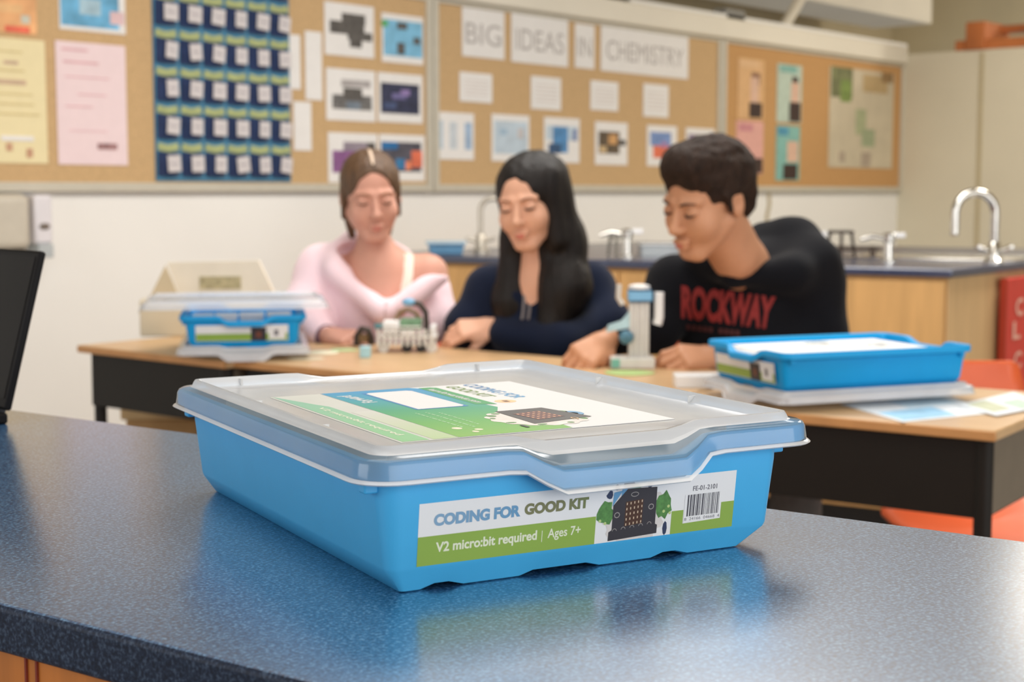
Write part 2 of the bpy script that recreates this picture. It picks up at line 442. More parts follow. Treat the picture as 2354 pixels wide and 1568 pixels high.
sheet((-70, -60, 95, 74), 'orange poster at the top left corner of the left board', 'poster', ora,
      [(0.55, .88, .9, .99, pc('red_print', (232, 110, 84), 0.2)), (0.78, .68, .9, .82, pc('pale_dot', (206, 206, 190), .1)), (0.1, .5, .8, .66, pc('light_orange_print', (240, 192, 136), .1))], name='poster')
sheet((147, -60, 297, 74), 'blue poster with crumpled white border above the pink sheet', 'poster', M_paper,
      [(0.02, 0, .9, .93, blu), (0.3, .45, .62, .72, pc('pale_blue_print', (170, 200, 214), .2)), (.76, .62, .98, .84, pc('pale_pink_print', (228, 196, 198), .1))], name='poster')
sheet((-55, 88, 112, 375), 'pale yellow poster left of the pink sheet', 'poster', yel,
      [(.35, .10, .68, .115, Y_txt), (.42, .18, .62, .21, pc('plum_print', (206, 178, 150), .1)), (.3, .25, .7, .265, Y_txt), (.33, .33, .72, .37, pc('plum_print', (206, 178, 150), .1)),
       (.3, .44, .8, .45, Y_txt), (.3, .52, .82, .53, Y_txt), (.3, .6, .9, .61, Y_txt), (.35, .78, .8, .82, M_paper), (.42, .84, .5, .9, pc('rust_print', (206, 160, 130), .2)), (.7, .88, .78, .95, pc('rust_print', (206, 160, 130), .2))], name='poster')
sheet((136, 100, 295, 379), 'pale pink sheet between yellow poster and pocket chart', 'poster', pnk,
      [(.08, .055, .45, .075, P_txt), (.1, .155, .6, .175, P_txt), (.12, .28, .75, .29, P_txt), (.3, .42, .7, .43, P_txt), (.12, .52, .5, .53, P_txt), (.16, .72, .7, .725, P_txt), (.56, .82, .84, .87, pc('plum_picture', (160, 120, 120), .5, 60))], name='poster')
for rc, lab in (((662, 80, 694, 205), 'narrow white card just right of the pocket chart, upper'), ((705, 73, 743, 230), 'tall narrow white card left of the circuit photo sheet'), ((677, 234, 717, 346), 'narrow white card just right of the pocket chart, lower')):
    sheet(rc, lab, 'card', M_paper, (), (), 'narrow white cards', 'card')
dk = pc('dark_grey_print', (92, 88, 84), .35, 30); sky = pc('sky_print', (128, 190, 222), .15, 18)
sheet((750, 10, 862, 130), 'white sheet with dark grey collage beside the tall white card', 'photo sheet', M_paper,
      [(.34, .18, .82, .38, dk), (.1, .34, .8, .58, dk), (.46, .52, .96, .68, dk), (.5, .64, .74, .82, dk)], (), 'photo sheets', 'photo_sheet')
sheet((880, 35, 974, 146), 'white sheet with bright sky blue picture and green corner', 'photo sheet', M_paper,
      [(.04, .12, .98, .86, sky), (.0, .15, .14, .28, pc('green_print', (96, 176, 110), .1)), (.36, .16, .6, .30, dk), (.36, .58, .54, .82, dk), (.76, .44, .92, .58, dk)], (), 'photo sheets', 'photo_sheet')
sheet((752, 160, 864, 278), 'white sheet with grey equipment photo in the middle row', 'photo sheet', M_paper,
      [(.3, .2, .9, .34, pc('silver_print', (176, 170, 168), .2)), (.12, .5, .92, .78, pc('slate_print', (110, 108, 106), .5, 40)), (.34, .36, .72, .6, dk), (.4, .62, .68, .78, pc('steel_print', (120, 132, 144), .2))], (), 'photo sheets', 'photo_sheet')
sheet((870, 170, 972, 282), 'white sheet with dark navy space picture', 'photo sheet', M_paper,
      [(.06, .2, .92, .82, pc('navy_print', (52, 56, 82), .4, 20)), (.3, .4, .62, .52, pc('violet_print', (110, 104, 150), .3)), (.5, .32, .7, .44, pc('lilac_print', (140, 120, 170), .3)), (.12, .6, .4, .72, pc('dusk_print', (70, 84, 120), .3))], (), 'photo sheets', 'photo_sheet')
sheet((755, 306, 868, 420), 'white sheet with purple picture above the pink-hooded student', 'photo sheet', M_paper,
      [(.3, .18, .95, .8, pc('grey_violet_print', (150, 138, 150), .2)), (.08, .36, .6, .8, pc('purple_print', (140, 92, 142), .25)), (.78, .18, .95, .32, dk)], (), 'photo sheets', 'photo_sheet')
sheet((872, 310, 976, 416), 'white sheet with multicoloured picture of blue and orange', 'photo sheet', M_paper,
      [(.04, .16, .92, .8, pc('charcoal_print', (84, 82, 92), .4, 20)), (.04, .16, .4, .32, pc('blue_print', (40, 112, 170), .2)), (.7, .34, .94, .7, pc('coral_print', (232, 120, 88), .2)), (.36, .52, .56, .74, pc('azure_print', (60, 130, 180), .3)), (.56, .56, .68, .76, pc('salmon_print', (236, 140, 100), .2))], (), 'photo sheets', 'photo_sheet')
for rc, t, lab, m0 in (((1063, 22, 1159, 133), 'BIG', 'white banner sheet reading BIG', .08), ((1175, 38, 1304, 148), 'IDEAS', 'white banner sheet reading IDEAS', .08),
                       ((1320, 56, 1364, 157), 'IN', 'narrow white banner sheet reading IN', .16), ((1379, 72, 1578, 172), 'CHEMISTRY', 'wide white banner sheet reading CHEMISTRY', .06)):
    sheet(rc, lab, 'banner sheet', M_paper, (), [(t, m0, .30, 1-m0, .74, G_txt, 0.0)], 'banner sheets of the chemistry heading', 'banner_sheet')
for i, rc in enumerate(((1057, 168, 1131, 235), (1220, 177, 1288, 252), (1356, 187, 1419, 254), (1477, 194, 1534, 269))):
    lab = ('small white note below the BIG sheet', 'small white note below the IDEAS sheet', 'small white note below left end of the CHEMISTRY sheet', 'small white note below right end of the CHEMISTRY sheet')[i]
    sheet(rc, lab, 'note', M_paper, [(.15, .25+.12*k, .85, .28+.12*k, mat('faint_print', (222, 212, 206), .8, noise_amt=.03)) for k in range(5)], (), 'small white notes', 'note')
lb = pc('pale_sky_print', (196, 212, 224), .12, 14)
sheet((1000, 259, 1089, 367), 'white sheet with pale blue vertical bands, first in its row', 'photo sheet', M_paper, [(.02, .18, .2, .78, lb), (.36, .2, .56, .78, pc('pale_band', (206, 214, 220), .08)), (.76, .2, .94, .78, pc('blue_band', (166, 190, 216), .15))], (), 'photo sheets', 'photo_sheet')
sheet((1130, 264, 1216, 371), 'white sheet with very pale blue picture, second in its row', 'photo sheet', M_paper, [(.06, .14, .94, .84, lb), (.2, .3, .4, .44, pc('faint_blue_print', (170, 196, 216), .1)), (.68, .28, .84, .5, pc('faint_tan_print', (200, 196, 196), .1))], (), 'photo sheets', 'photo_sheet')
sheet((1250, 271, 1331, 374), 'white sheet with strong blue picture above the long-haired student', 'photo sheet', M_paper, [(.06, .18, .94, .5, lb), (.24, .2, .66, .78, pc('strong_blue_print', (84, 140, 190), .3)), (.12, .58, .46, .8, pc('deep_blue_print', (54, 84, 120), .2)), (.8, .24, .92, .5, pc('violet_blue_print', (124, 140, 180), .2))], (), 'photo sheets', 'photo_sheet')
sheet((1367, 281, 1441, 379), 'white sheet with dark brown and gold picture', 'photo sheet', M_paper, [(.1, .22, .74, .74, pc('umber_print', (98, 84, 66), .4, 30)), (.4, .28, .66, .52, pc('gold_print', (206, 158, 104), .3)), (.74, .4, .94, .54, dk), (.12, .56, .34, .72, pc('tan_print', (206, 178, 134), .2))], (), 'photo sheets', 'photo_sheet')
sheet((1486, 289, 1554, 382), 'white sheet with blue and coral picture left of the boy', 'photo sheet', M_paper, [(.1, .16, .8, .5, pc('periwinkle_print', (124, 150, 200), .2)), (.2, .5, .94, .8, pc('coral_print', (232, 120, 88), .2)), (.46, .4, .66, .54, pc('mauve_print', (170, 130, 170), .2))], (), 'photo sheets', 'photo_sheet')
sheet((1575, 295, 1640, 386), 'white sheet with muted violet picture partly behind the boy', 'photo sheet', M_paper, [(.08, .16, .9, .8, pc('muted_violet_print', (140, 124, 150), .3))], (), 'photo sheets', 'photo_sheet')
skinp = pc('printed_skin', (222, 184, 160), .1); hairp = pc('printed_hair', (62, 44, 38), .2)
sheet((1692, 135, 1752, 274), 'tan narrow poster of a person in black on the right board', 'poster', pc('tan_poster_paper', (222, 178, 128), .06),
      [(.06, .02, .8, .14, pc('tan_light_print', (226, 186, 140), .05)), (.5, .22, .84, .42, pc('printed_brown', (150, 110, 84), .2)), (.48, .3, .78, .72, skinp), (.44, .72, .92, .97, hairp)], (), 'narrow posters', 'poster')
sheet((1782, 148, 1838, 282), 'pale teal narrow poster of a person on the right board', 'poster', pc('pale_teal_paper', (190, 206, 190), .1),
      [(.1, .02, .8, .14, pc('teal_print', (130, 180, 170), .15)), (.6, .2, .84, .34, hairp), (.56, .3, .9, .66, skinp), (.5, .64, .96, .98, hairp)], (), 'narrow posters', 'poster')
sheet((1690, 278, 1752, 400), 'pink narrow poster just behind the boy head', 'poster', pc('rose_paper', (228, 172, 160), .06), [(.1, .06, .6, .2, pc('rose_print', (206, 140, 144), .1)), (.6, .7, .98, .98, hairp)], (), 'narrow posters', 'poster')
sheet((1782, 289, 1836, 415), 'bright teal narrow poster below the pale teal one', 'poster', pc('bright_teal_paper', (134, 186, 176), .12),
      [(.06, .03, .5, .18, pc('blue_teal_print', (80, 150, 180), .2)), (.46, .28, .92, .66, skinp), (.3, .7, .9, .98, hairp)], (), 'narrow posters', 'poster')
sheet((1902, 160, 2048, 386), 'large pale map poster with green corner near the room corner', 'map poster', pc('map_paper', (206, 194, 168), .06, 8),
      [(.02, .0, .34, .3, pc('forest_print', (120, 124, 84), .35, 12)), (.16, .12, .32, .34, pc('leaf_print', (124, 146, 76), .3, 20)), (.5, .04, .9, .22, pc('sand_print', (190, 164, 120), .12)), (.8, .0, .98, .1, pc('dark_sand_print', (150, 120, 80), .2)),
       (.4, .4, .56, .66, pc('pale_green_print', (172, 178, 140), .12)), (.5, .6, .7, .78, pc('sage_print', (160, 170, 136), .15)), (.16, .84, .24, .94, pc('plum_grey_print', (176, 160, 142), .1)), (.5, .84, .64, .98, pc('plum_grey_print', (176, 160, 142), .1))], name='map_poster')

# pocket chart ----------------------------------------------------------------
x0, z0, x1, z1 = wrect(358, -60, 668, 417)
pch = thing('pocket_chart', 'navy fabric pocket chart with numbered cards in every pocket', 'pocket chart', ((x0+x1)/2, YP, z0))
M_navy = mat('navy_fabric', (34, 52, 92), .9, noise_amt=.2, noise_scale=40, sheen=.3)
M_cy = mat('cyan_piping', (70, 128, 160), .8, noise_amt=.1); M_lime = mat('lime_olive_strip', (176, 184, 128), .8, noise_amt=.12, noise_scale=30)
w = (x1-x0); hgt = z1-z0
MB().box((-w/2, -0.006, 0), (w/2, 0, hgt)).build('backing', M_cy, pch, bevel=.002)
rows = 6; rh = Wl(510, 298)[2]-Wl(510, 381)[2]; rh *= 1.0
pw = w/6
rnd = random.Random(3)
cardm = mat('numbered_card', (214, 208, 208), .7, noise_amt=.1, noise_scale=60)
for r_ in range(rows):
    zc = 0.018+r_*rh
    st = MB()
    for k in range(6):   # scalloped strip between the rows
        st.tube([(-w/2+pw*(k+.08), -0.011, zc+rh*.80), (-w/2+pw*(k+.5), -0.012, zc+rh*.74), (-w/2+pw*(k+.92), -0.011, zc+rh*.80)], rh*.10, 8, flat=1.0)
    for i, v in enumerate(st.v): st.v[i] = (v[0], -0.008+(v[1]+0.0115)*0.15, v[2])
    st.build('scalloped_strip', M_lime, pch)
    for k in range(6):
        a0 = -w/2+pw*(k+.06); a1 = -w/2+pw*(k+.94)
        p = MB(); cx = (a0+a1)/2; hh = rh*.66
        n = 10; V = []
        for zi, zz in enumerate((zc, zc+hh)):
            for j in range(n+1):
                t = j/n; dep = (0.012 if zi == 0 else 0.03)*math.sin(math.pi*t)
                V.append((a0+(a1-a0)*t, -0.007-dep, zz-(0.004*math.sin(math.pi*t) if zi else 0)))
        V += [(x, -0.006, z) for (x, y, z) in V]
        q = 2*(n+1); Fc = [(j, j+1, n+2+j, n+1+j) for j in range(n)]+[(q+j, q+n+1+j, q+n+2+j, q+j+1) for j in range(n)]
        Fc += [(n+1+j, n+2+j, q+n+2+j, q+n+1+j) for j in range(n)]+[(j, q+j, q+j+1, j+1) for j in range(n)]
        p.add(V, Fc); po = p.build('pocket', M_navy, pch)
        tl = rnd.uniform(-.12, .12); cw = pw*rnd.uniform(.24, .29)
        Mx = Matrix.Translation((cx+pw*.08, -0.034, zc+hh*.52)) @ Matrix.Rotation(tl, 4, 'Y')
        MB().box((-cw, -0.001, -rh*.22), (cw, 0.001, rh*.22), Mx).build('number_card', cardm, po, bevel=.0005)
        MB().box((-cw*.6, -0.0013, -rh*.02), (cw*.6, -0.0009, rh*.02), Mx).build('printed_mark', mat('grey_print', (172, 164, 170), .8, noise_amt=.1), po)

# dispensers at far left
def wallbox(px0, py0, px1, py1, dep, name, m, label, cat, bev=.02):
    x0, z0, x1, z1 = wrect(px0, py0, px1, py1)
    r = thing(name, label, cat, ((x0+x1)/2, YB, z0))
    w = x1-x0; h = z1-z0
    MB().box((-w/2, -dep, 0), (w/2, 0, h)).build('housing', m, r, bevel=bev, segs=4)
    return r, w, h
r, w_, h_ = wallbox(-60, 446, 44, 575, .10, 'towel_dispenser', mat('beige_grey_plastic', (206, 198, 182), .5, noise_amt=.03), 'beige grey rounded towel dispenser at the left wall edge', 'towel dispenser', .03)
MB().box((-w_*.35, -.09, -.006), (w_*.35, -.03, .002)).build('outlet_slot', M_black, r)
r, w_, h_ = wallbox(54, 448, 96, 560, .09, 'soap_dispenser', mat('white_gloss', (232, 228, 232), .35, noise_amt=.02), 'white soap dispenser with dark window above the laptop', 'soap dispenser', .012)
MB().ellipsoid((0, -.092, h_*.36), (.022, .004, .012)).build('window', mat('grey_window', (120, 108, 98), .3, noise_amt=.1), r)
MB().box((-.03, -.10, -.05), (.03, -.02, .0)).build('drip_tray', mat('pale_blue_grey', (190, 196, 198), .4, noise_amt=.05), r, bevel=.004)

# ------------------------------------------------------------------ peninsula bench at the back
PB = [Z(1012, 588, .91), Z(2189, 619, .91)]
dr = (PB[0]-PB[1]); dr = dr/np.linalg.norm(dr)
fl = PB[1]; t = (4.45-fl[1])/dr[1]; fl2 = fl+dr*t
br = np.array([6.62, fl[1]+0.06, .91]); bl = br+dr*((4.45-br[1])/dr[1])
pen = thing('lab_bench', 'long maple lab bench with navy worktop and sinks behind the students', 'lab bench', (5.4, 3.4, 0))
o_ = Vector(pen.location)
pts = [(p[0]-o_.x, p[1]-o_.y) for p in (fl, br, bl, fl2)]
MB().prism(pts, .882, .91).build('worktop', M_counter_back, pen, bevel=.006)
def inset(pts, d):
    c = np.mean(pts, 0); out = []
    n = len(pts)
    for i in range(n):
        p0, p1, p2 = np.array(pts[i-1]), np.array(pts[i]), np.array(pts[(i+1) % n])
        e1 = (p1-p0)/np.linalg.norm(p1-p0); e2 = (p2-p1)/np.linalg.norm(p2-p1)
        n1 = np.array((-e1[1], e1[0])); n2 = np.array((-e2[1], e2[0]))
        q = p1+(n1+n2)/(1+n1@n2)*d; out.append(tuple(q))
    return out
ip = inset(pts, .025)
MB().prism(ip, .1, .882).build('cabinet_body', M_oak, pen, smooth=False)
MB().prism(inset(pts, .09), 0, .1).build('toe_kick', M_black, pen, smooth=False)
# end panel and doors along the front
a = np.array(ip[0]); c_ = np.array(ip[1]); e = (c_-a)/np.linalg.norm(c_-a); nrm = np.array((e[1], -e[0]))
L_ = np.linalg.norm(c_-a)
Mx = Matrix(((e[0], -nrm[0], 0, a[0]), (e[1], -nrm[1], 0, a[1]), (0, 0, 1, 0), (0, 0, 0, 1)))
MB().box((0.0, -.006, .1), (L_, 0, .88), Mx).build('end_panel', M_oakl, pen, bevel=.002)
a = np.array(ip[0]); c_ = np.array(ip[3]); e = (c_-a)/np.linalg.norm(c_-a); nrm = np.array((-e[1], e[0])); L_ = np.linalg.norm(c_-a)
Mx = Matrix(((e[0], -nrm[0], 0, a[0]), (e[1], -nrm[1], 0, a[1]), (0, 0, 1, 0), (0, 0, 0, 1)))
k = 4
for i in range(k):
    s = L_/k
    dd = MB().box((i*s+.004, -.016, .12), ((i+1)*s-.004, 0, .868), Mx).build('cabinet_door', M_oak, pen, bevel=.002)
# sink basin rim on the bench
def on_bench(px, py, z=.91): return Z(px, py, z)
sp = on_bench(2165, 592)
sink = thing('sink', 'stainless steel sink basin near the right end of the bench', 'sink', sp, math.atan2(dr[1], dr[0]))
b = MB(); b.box((-.32, -.22, 0), (.32, -.19, .006)); b.box((-.32, .19, 0), (.32, .22, .006)); b.box((-.32, -.19, 0), (-.29, .19, .006)); b.box((.29, -.19, 0), (.32, .19, .006))
b.build('rim', M_chrome, sink, bevel=.002)
MB().box((-.29, -.19, 0), (.29, .19, .0015)).build('basin', mat('bright_steel', (226, 222, 212), .25, metal=.9, noise_amt=.04), sink)
def faucet(px, py, label, hh, sc=1.0, flip=1, mm=None, rz=None):
    p = on_bench(px, py); r = thing('gooseneck_faucet', label, 'faucet', p, (YAW-math.pi/2) if rz is None else rz, 'gooseneck faucets')
    m = mm or M_chrome
    MB().lathe([(.035, 0), (.035, .01), (.024, .02), (.02, .07), (.016, .075)], n=20).build('base', m, r)
    R = .055*sc; P = [(0, 0, .07), (0, 0, hh-R)]+[(-flip*(R-R*math.cos(t)), 0, hh-R+R*math.sin(t)) for t in np.linspace(.2, math.pi, 10)]+[(-flip*2*R, 0, hh-R-.06)]
    MB().tube(P, .0125*sc, 12).build('spout', m, r)
    MB().lathe([(.014, 0), (.016, .02), (.012, .03)], (-flip*2*R, 0, hh-R-.08), 14).build('nozzle', m, r)
    for s in (-1, 1):
        MB().tube([(s*.02, 0, .045), (s*.055, 0, .055)], .008, 10).build('handle', m, r)
        MB().tube([(s*.055, -.02, .058), (s*.055, .02, .058)], .007, 10).build('lever', m, r)
    return r
faucet(2284, 606, 'tall bright chrome gooseneck faucet beside the steel sink', .245, 1.25, 1)
faucet(1105, 580, 'pale slim gooseneck faucet between the two girls', .22, .9, -1, mat('satin_metal', (206, 198, 184), .35, metal=.6, noise_amt=.05))
# gas taps / clutter
def gas_tap(px, py, label, s=1.0):
    p = on_bench(px, py); r = thing('gas_tap', label, 'gas tap', p, YAW-math.pi/2, 'gas taps on the bench')
    MB().lathe([(.03*s, 0), (.03*s, .008), (.016*s, .012), (.014*s, .06*s), (.02*s, .065*s), (.02*s, .085*s), (.012*s, .09*s)], n=16).build('column', M_chrome, r)
    MB().tube([(0, 0, .07*s), (-.05*s, 0, .08*s), (-.085*s, 0, .07*s)], .007*s, 10).build('nozzle', M_chrome, r)
    MB().box((.01, -.006, .075*s), (.05*s, .006, .09*s)).build('lever', M_white, r, bevel=.002)
gas_tap(2042, 603, 'chrome double gas tap left of the steel sink', 1.15)
gas_tap(1441, 592, 'white chrome gas tap between long-haired girl and boy', 1.2)
def tripod(px, py, label, w, h, m):
    p = on_bench(px, py); r = thing('burner_stand', label, 'burner stand', p, YAW-math.pi/2, 'metal burner stands')
    MB().tube([(w*math.cos(t), w*.7*math.sin(t), h) for t in np.linspace(0, 2*math.pi, 20)], .005, 8).build('ring', m, r)
    for t in (.4, 2.5, 4.6):
        MB().tube([(w*math.cos(t), w*.7*math.sin(t), h), (w*1.35*math.cos(t), w*.95*math.sin(t), .004)], .006, 8).build('leg', m, r)
    MB().box((-w*.8, -w*.5, h+.004), (w*.8, w*.5, h+.008)).build('gauze', mat('wire_gauze', (150, 146, 136), .6, metal=.5, noise_amt=.3, noise_scale=120), r)
M_iron = mat('dark_iron', (70, 60, 54), .5, metal=.6, noise_amt=.2)
tripod(1418, 590, 'grey metal burner stand next to the long-haired girl shoulder', .03, .075, mat('grey_iron', (150, 146, 136), .45, metal=.7, noise_amt=.1))
tripod(1932, 596, 'dark metal burner stand right of the boy hood', .045, .10, M_iron)
p = on_bench(1958, 590); r = thing('clamp_rod', 'dark iron clamp rod lying beside the burner stand', 'clamp', p, YAW-math.pi/2)
MB().tube([(-.09, 0, .03), (.11, 0, .03)], .007, 8).build('rod', M_iron, r); MB().box((-.10, -.015, 0), (-.07, .015, .05)).build('jaw', M_iron, r, bevel=.004)
MB().box((.07, -.012, 0), (.09, .012, .042)).build('foot', M_iron, r, bevel=.003)
p = on_bench(1893, 585); r = thing('glass_bottle', 'white plastic bottle just behind the boy hood', 'bottle', p)
MB().lathe([(.028, 0), (.03, .01), (.03, .05), (.012, .065), (.012, .08)], n=18).build('body', M_white, r); MB().lathe([(.014, .08), (.014, .092)], n=14).build('cap', M_white, r)
p = on_bench(1470, 588); r = thing('wash_tray', 'clear plastic tray on the bench behind the boy face', 'tray', p, math.radians(-48))
LIDM = plastic_lid_mat('frosted_polypropylene', (226, 230, 232), .46)
b = MB(); b.box((-.0, -.06, 0), (.14, .06, .002)); b.box((0, -.06, 0), (.14, -.057, .045)); b.box((0, .057, 0), (.14, .06, .045)); b.box((0, -.06, 0), (.003, .06, .045)); b.box((.137, -.06, 0), (.14, .06, .045))
b.build('body', LIDM, r, bevel=.001); MB().box((-.004, -.064, .044), (.144, -.057, .048)).build('rim', M_white, r, bevel=.001)
p = on_bench(1025, 583); r = thing('blue_dish', 'low blue plastic tray on the bench behind the bare shoulder', 'tray', p, math.radians(-46))
bb = mat('bench_blue_plastic', (110, 160, 196), .4, noise_amt=.05)
b = MB(); hw = .075
for z, i_ in ((0, .012), (.045, 0)): b.v += [(-hw+i_, -.08+i_, z), (hw-i_, -.08+i_, z), (hw-i_, .08-i_, z), (-hw+i_, .08-i_, z)]
b.f = [(3, 2, 1, 0), (0, 1, 5, 4), (1, 2, 6, 5), (2, 3, 7, 6), (3, 0, 4, 7), (4, 5, 6, 7)]; b.mi = [0]*6
b.build('body', bb, r, bevel=.004); MB().box((-hw-.006, -.086, .04), (hw+.006, .086, .05)).build('rim', mat('pale_blue_rim', (180, 206, 222), .4, noise_amt=.03), r, bevel=.003)
# cable on the wall behind the boy
p = Wl(1768, 452, 4.89)
o = MB().tube([(p[0], 4.893, 1.15), (p[0]+.01, 4.893, 1.08), (p[0]-.02, 4.893, 1.0), (p[0]-.01, 4.893, .95)], .012, 8).build('wall_conduit', mat('beige_conduit', (190, 176, 146), .6, noise_amt=.05)); tag(o, 'thin beige conduit running down the wall behind the boy', 'conduit')

# red sign at the right edge
q0 = Z(2306, 620, .91); ys = ip[0][1]+o_.y
r0 = ray(2308, 640); P0 = EYE+r0*((ys-.02-EYE[1])/r0[1])
sg = thing('red_sign', 'red sign board with pale lettering hung on the bench end', 'sign', (P0[0], ys-.012, .42), math.atan2(0.02, 1))
MB().box((0, -.02, 0), (.42, 0, P0[2]-.42)).build('board', mat('red_board', (214, 66, 54), .5, noise_amt=.05, noise_scale=10), sg, bevel=.004)
MB().box((-.012, -.022, 0), (.0, 0, P0[2]-.42)).build('edge_strip', mat('dark_red_edge', (168, 50, 28), .5, noise_amt=.05), sg)
mt = mat('pale_pink_lettering', (238, 184, 164), .6, noise_amt=.03)
hz = P0[2]-.42
text_obj('lettering', 'C', mt, .07, .062, (.082, -.0225, hz-.135), (1,0,0), (0,0,1), sg, .03)
text_obj('lettering', 'L', mt, .07, .062, (.06, -.0225, hz-.215), (1,0,0), (0,0,1), sg, .03)
text_obj('lettering', 'C', mt, .07, .06, (.08, -.0225, hz-.32), (1,0,0), (0,0,1), sg, .03)
text_obj('lettering', 'O', mt, .07, .06, (.075, -.0225, hz-.395), (1,0,0), (0,0,1), sg, .03)

# ------------------------------------------------------------------ front counter
# edges found on the worktop plane: far edge and near edge, heading about -85 degrees
fa, fb = Z(40, 943, .91), Z(2354, 1243, .91); na, nb = Z(0, 1392, .91), Z(700, 1568, .91)
def at_y(p, q, y): t = (y-p[1])/(q[1]-p[1]); return p+(q-p)*t
c0 = at_y(na, nb, 2.6); c1 = at_y(na, nb, -.7); c2 = at_y(fa, fb, -.7); c3 = at_y(fa, fb, 2.6)
cb = thing('lab_counter', 'orange maple lab counter with speckled blue laminate top in front', 'counter', (.75, .95, 0))
oc = Vector(cb.location)
pts = [(p[0]-oc.x, p[1]-oc.y) for p in (c0, c1, c2, c3)]
M_cedge = counter_mat('dimmed_edge_laminate', (30, 42, 62), (62, 76, 96), (18, 26, 42), 0.5, 0.0)  # darker than the top: the edge's weaker reflection put into the colour
M_cedge.node_tree.nodes['Principled BSDF'].inputs['Specular IOR Level'].default_value = .2
bt_ = MB().prism(pts, .88, .91); bt_.mi = [1, 0, 1, 1, 1, 1]; bt_.build('worktop', [M_counter, M_cedge], cb, bevel=.004, segs=3)
ci = inset(pts, .012)
M_orange = mat('orange_maple_plywood', (182, 108, 40), .5, noise_amt=.18, noise_scale=4, stretch=(14, 14, .5))
MB().prism(ci, .1, .879).build('cabinet_body', M_orange, cb, smooth=False)
MB().prism(inset(pts, .07), 0, .1).build('toe_kick', M_black, cb, smooth=False)
a = np.array(ci[0]); c_ = np.array(ci[1]); e = (c_-a)/np.linalg.norm(c_-a); nrm = np.array((e[1], -e[0])); L_ = np.linalg.norm(c_-a)
Mx = Matrix(((e[0], nrm[0], 0, a[0]), (e[1], nrm[1], 0, a[1]), (0, 0, 1, 0), (0, 0, 0, 1)))
MSEAM = mat('dark_red_seam', (120, 40, 20), .6, noise_amt=.1)
for py_ in (30, 78):
    q = Z(py_, 1545, .87); tt = (np.array((q[0]-oc.x, q[1]-oc.y))-a)@e
    MB().box((tt-.0008, 0, .1), (tt+.0008, .0015, .878), Mx).build('seam', MSEAM, cb)

# ------------------------------------------------------------------ trays and lids
M_tray = mat('sky_blue_polypropylene', (66, 168, 222), .38, noise_amt=.02, noise_scale=30, bump=.02, bump_scale=900)
M_tray2 = mat('bright_blue_polypropylene', (8, 152, 216), .45, spec=.3, noise_amt=.02, noise_scale=30)
def sstep(x): x = max(0., min(1., x)); return x*x*(3-2*x)
def stations(W_, L_, R, n=7, m=26, dipw=True):
    """closed walk round a rounded rectangle: corner centre, normal, handle weight"""
    S = []
    def dip(u):
        return min(sstep((u-.30)/.085), sstep((.735-u)/.085))
    # front side, left to right
    xs = np.linspace(R, W_-R, m)
    for x in xs: S.append(((x, R), (0, -1), dip(x/W_)))
    for i in range(1, n): t = -math.pi/2+math.pi/2*i/n; S.append(((W_-R, R), (math.cos(t), math.sin(t)), 0))
    for y in np.linspace(R, L_-R, 12): S.append(((W_-R, y), (1, 0), 0))
    for i in range(1, n): t = math.pi/2*i/n; S.append(((W_-R, L_-R), (math.cos(t), math.sin(t)), 0))
    for x in xs[::-1]: S.append(((x, L_-R), (0, 1), dip(x/W_)))
    for i in range(1, n): t = math.pi/2+math.pi/2*i/n; S.append(((R, L_-R), (math.cos(t), math.sin(t)), 0))
    for y in np.linspace(L_-R, R, 12): S.append(((R, y), (-1, 0), 0))
    for i in range(1, n): t = math.pi+math.pi/2*i/n; S.append(((R, R), (math.cos(t), math.sin(t)), 0))
    return S
def sweep(S, R, prof, flip=False):
    """prof rows: inset, z, handle outward shift, handle drop, (optional) foot flag"""
    V = []; n = len(S)
    for (ins, z, so, sd, *ft) in prof:
        for (c, nn, w) in S:
            rr = R-ins
            if rr < .004:   # corner radius used up: shrink the straight sides instead
                e = ins+.004; a0 = R; wx, wy = WREF, LREF
                cx = e+(c[0]-R)/(wx-2*R)*(wx-2*e)+nn[0]*.004; cy = e+(c[1]-R)/(wy-2*R)*(wy-2*e)+nn[1]*.004
            else: cx = c[0]+nn[0]*rr; cy = c[1]+nn[1]*rr
            zz = z-sd*w
            if ft and ft[0]:
                u = c[0]/WREF
                if abs(nn[1]) > .99 and (.13 < u < .19 or .36 < u < .52 or .70 < u < .76): zz += .0028
            V.append((cx+nn[0]*so*w, cy+nn[1]*so*w, zz))
    Fc = []
    for i in range(len(prof)-1):
        for k in range(n): Fc.append((i*n+k, i*n+(k+1) % n, (i+1)*n+(k+1) % n, (i+1)*n+k))
    return V, Fc, n
WREF = .33; LREF = .415
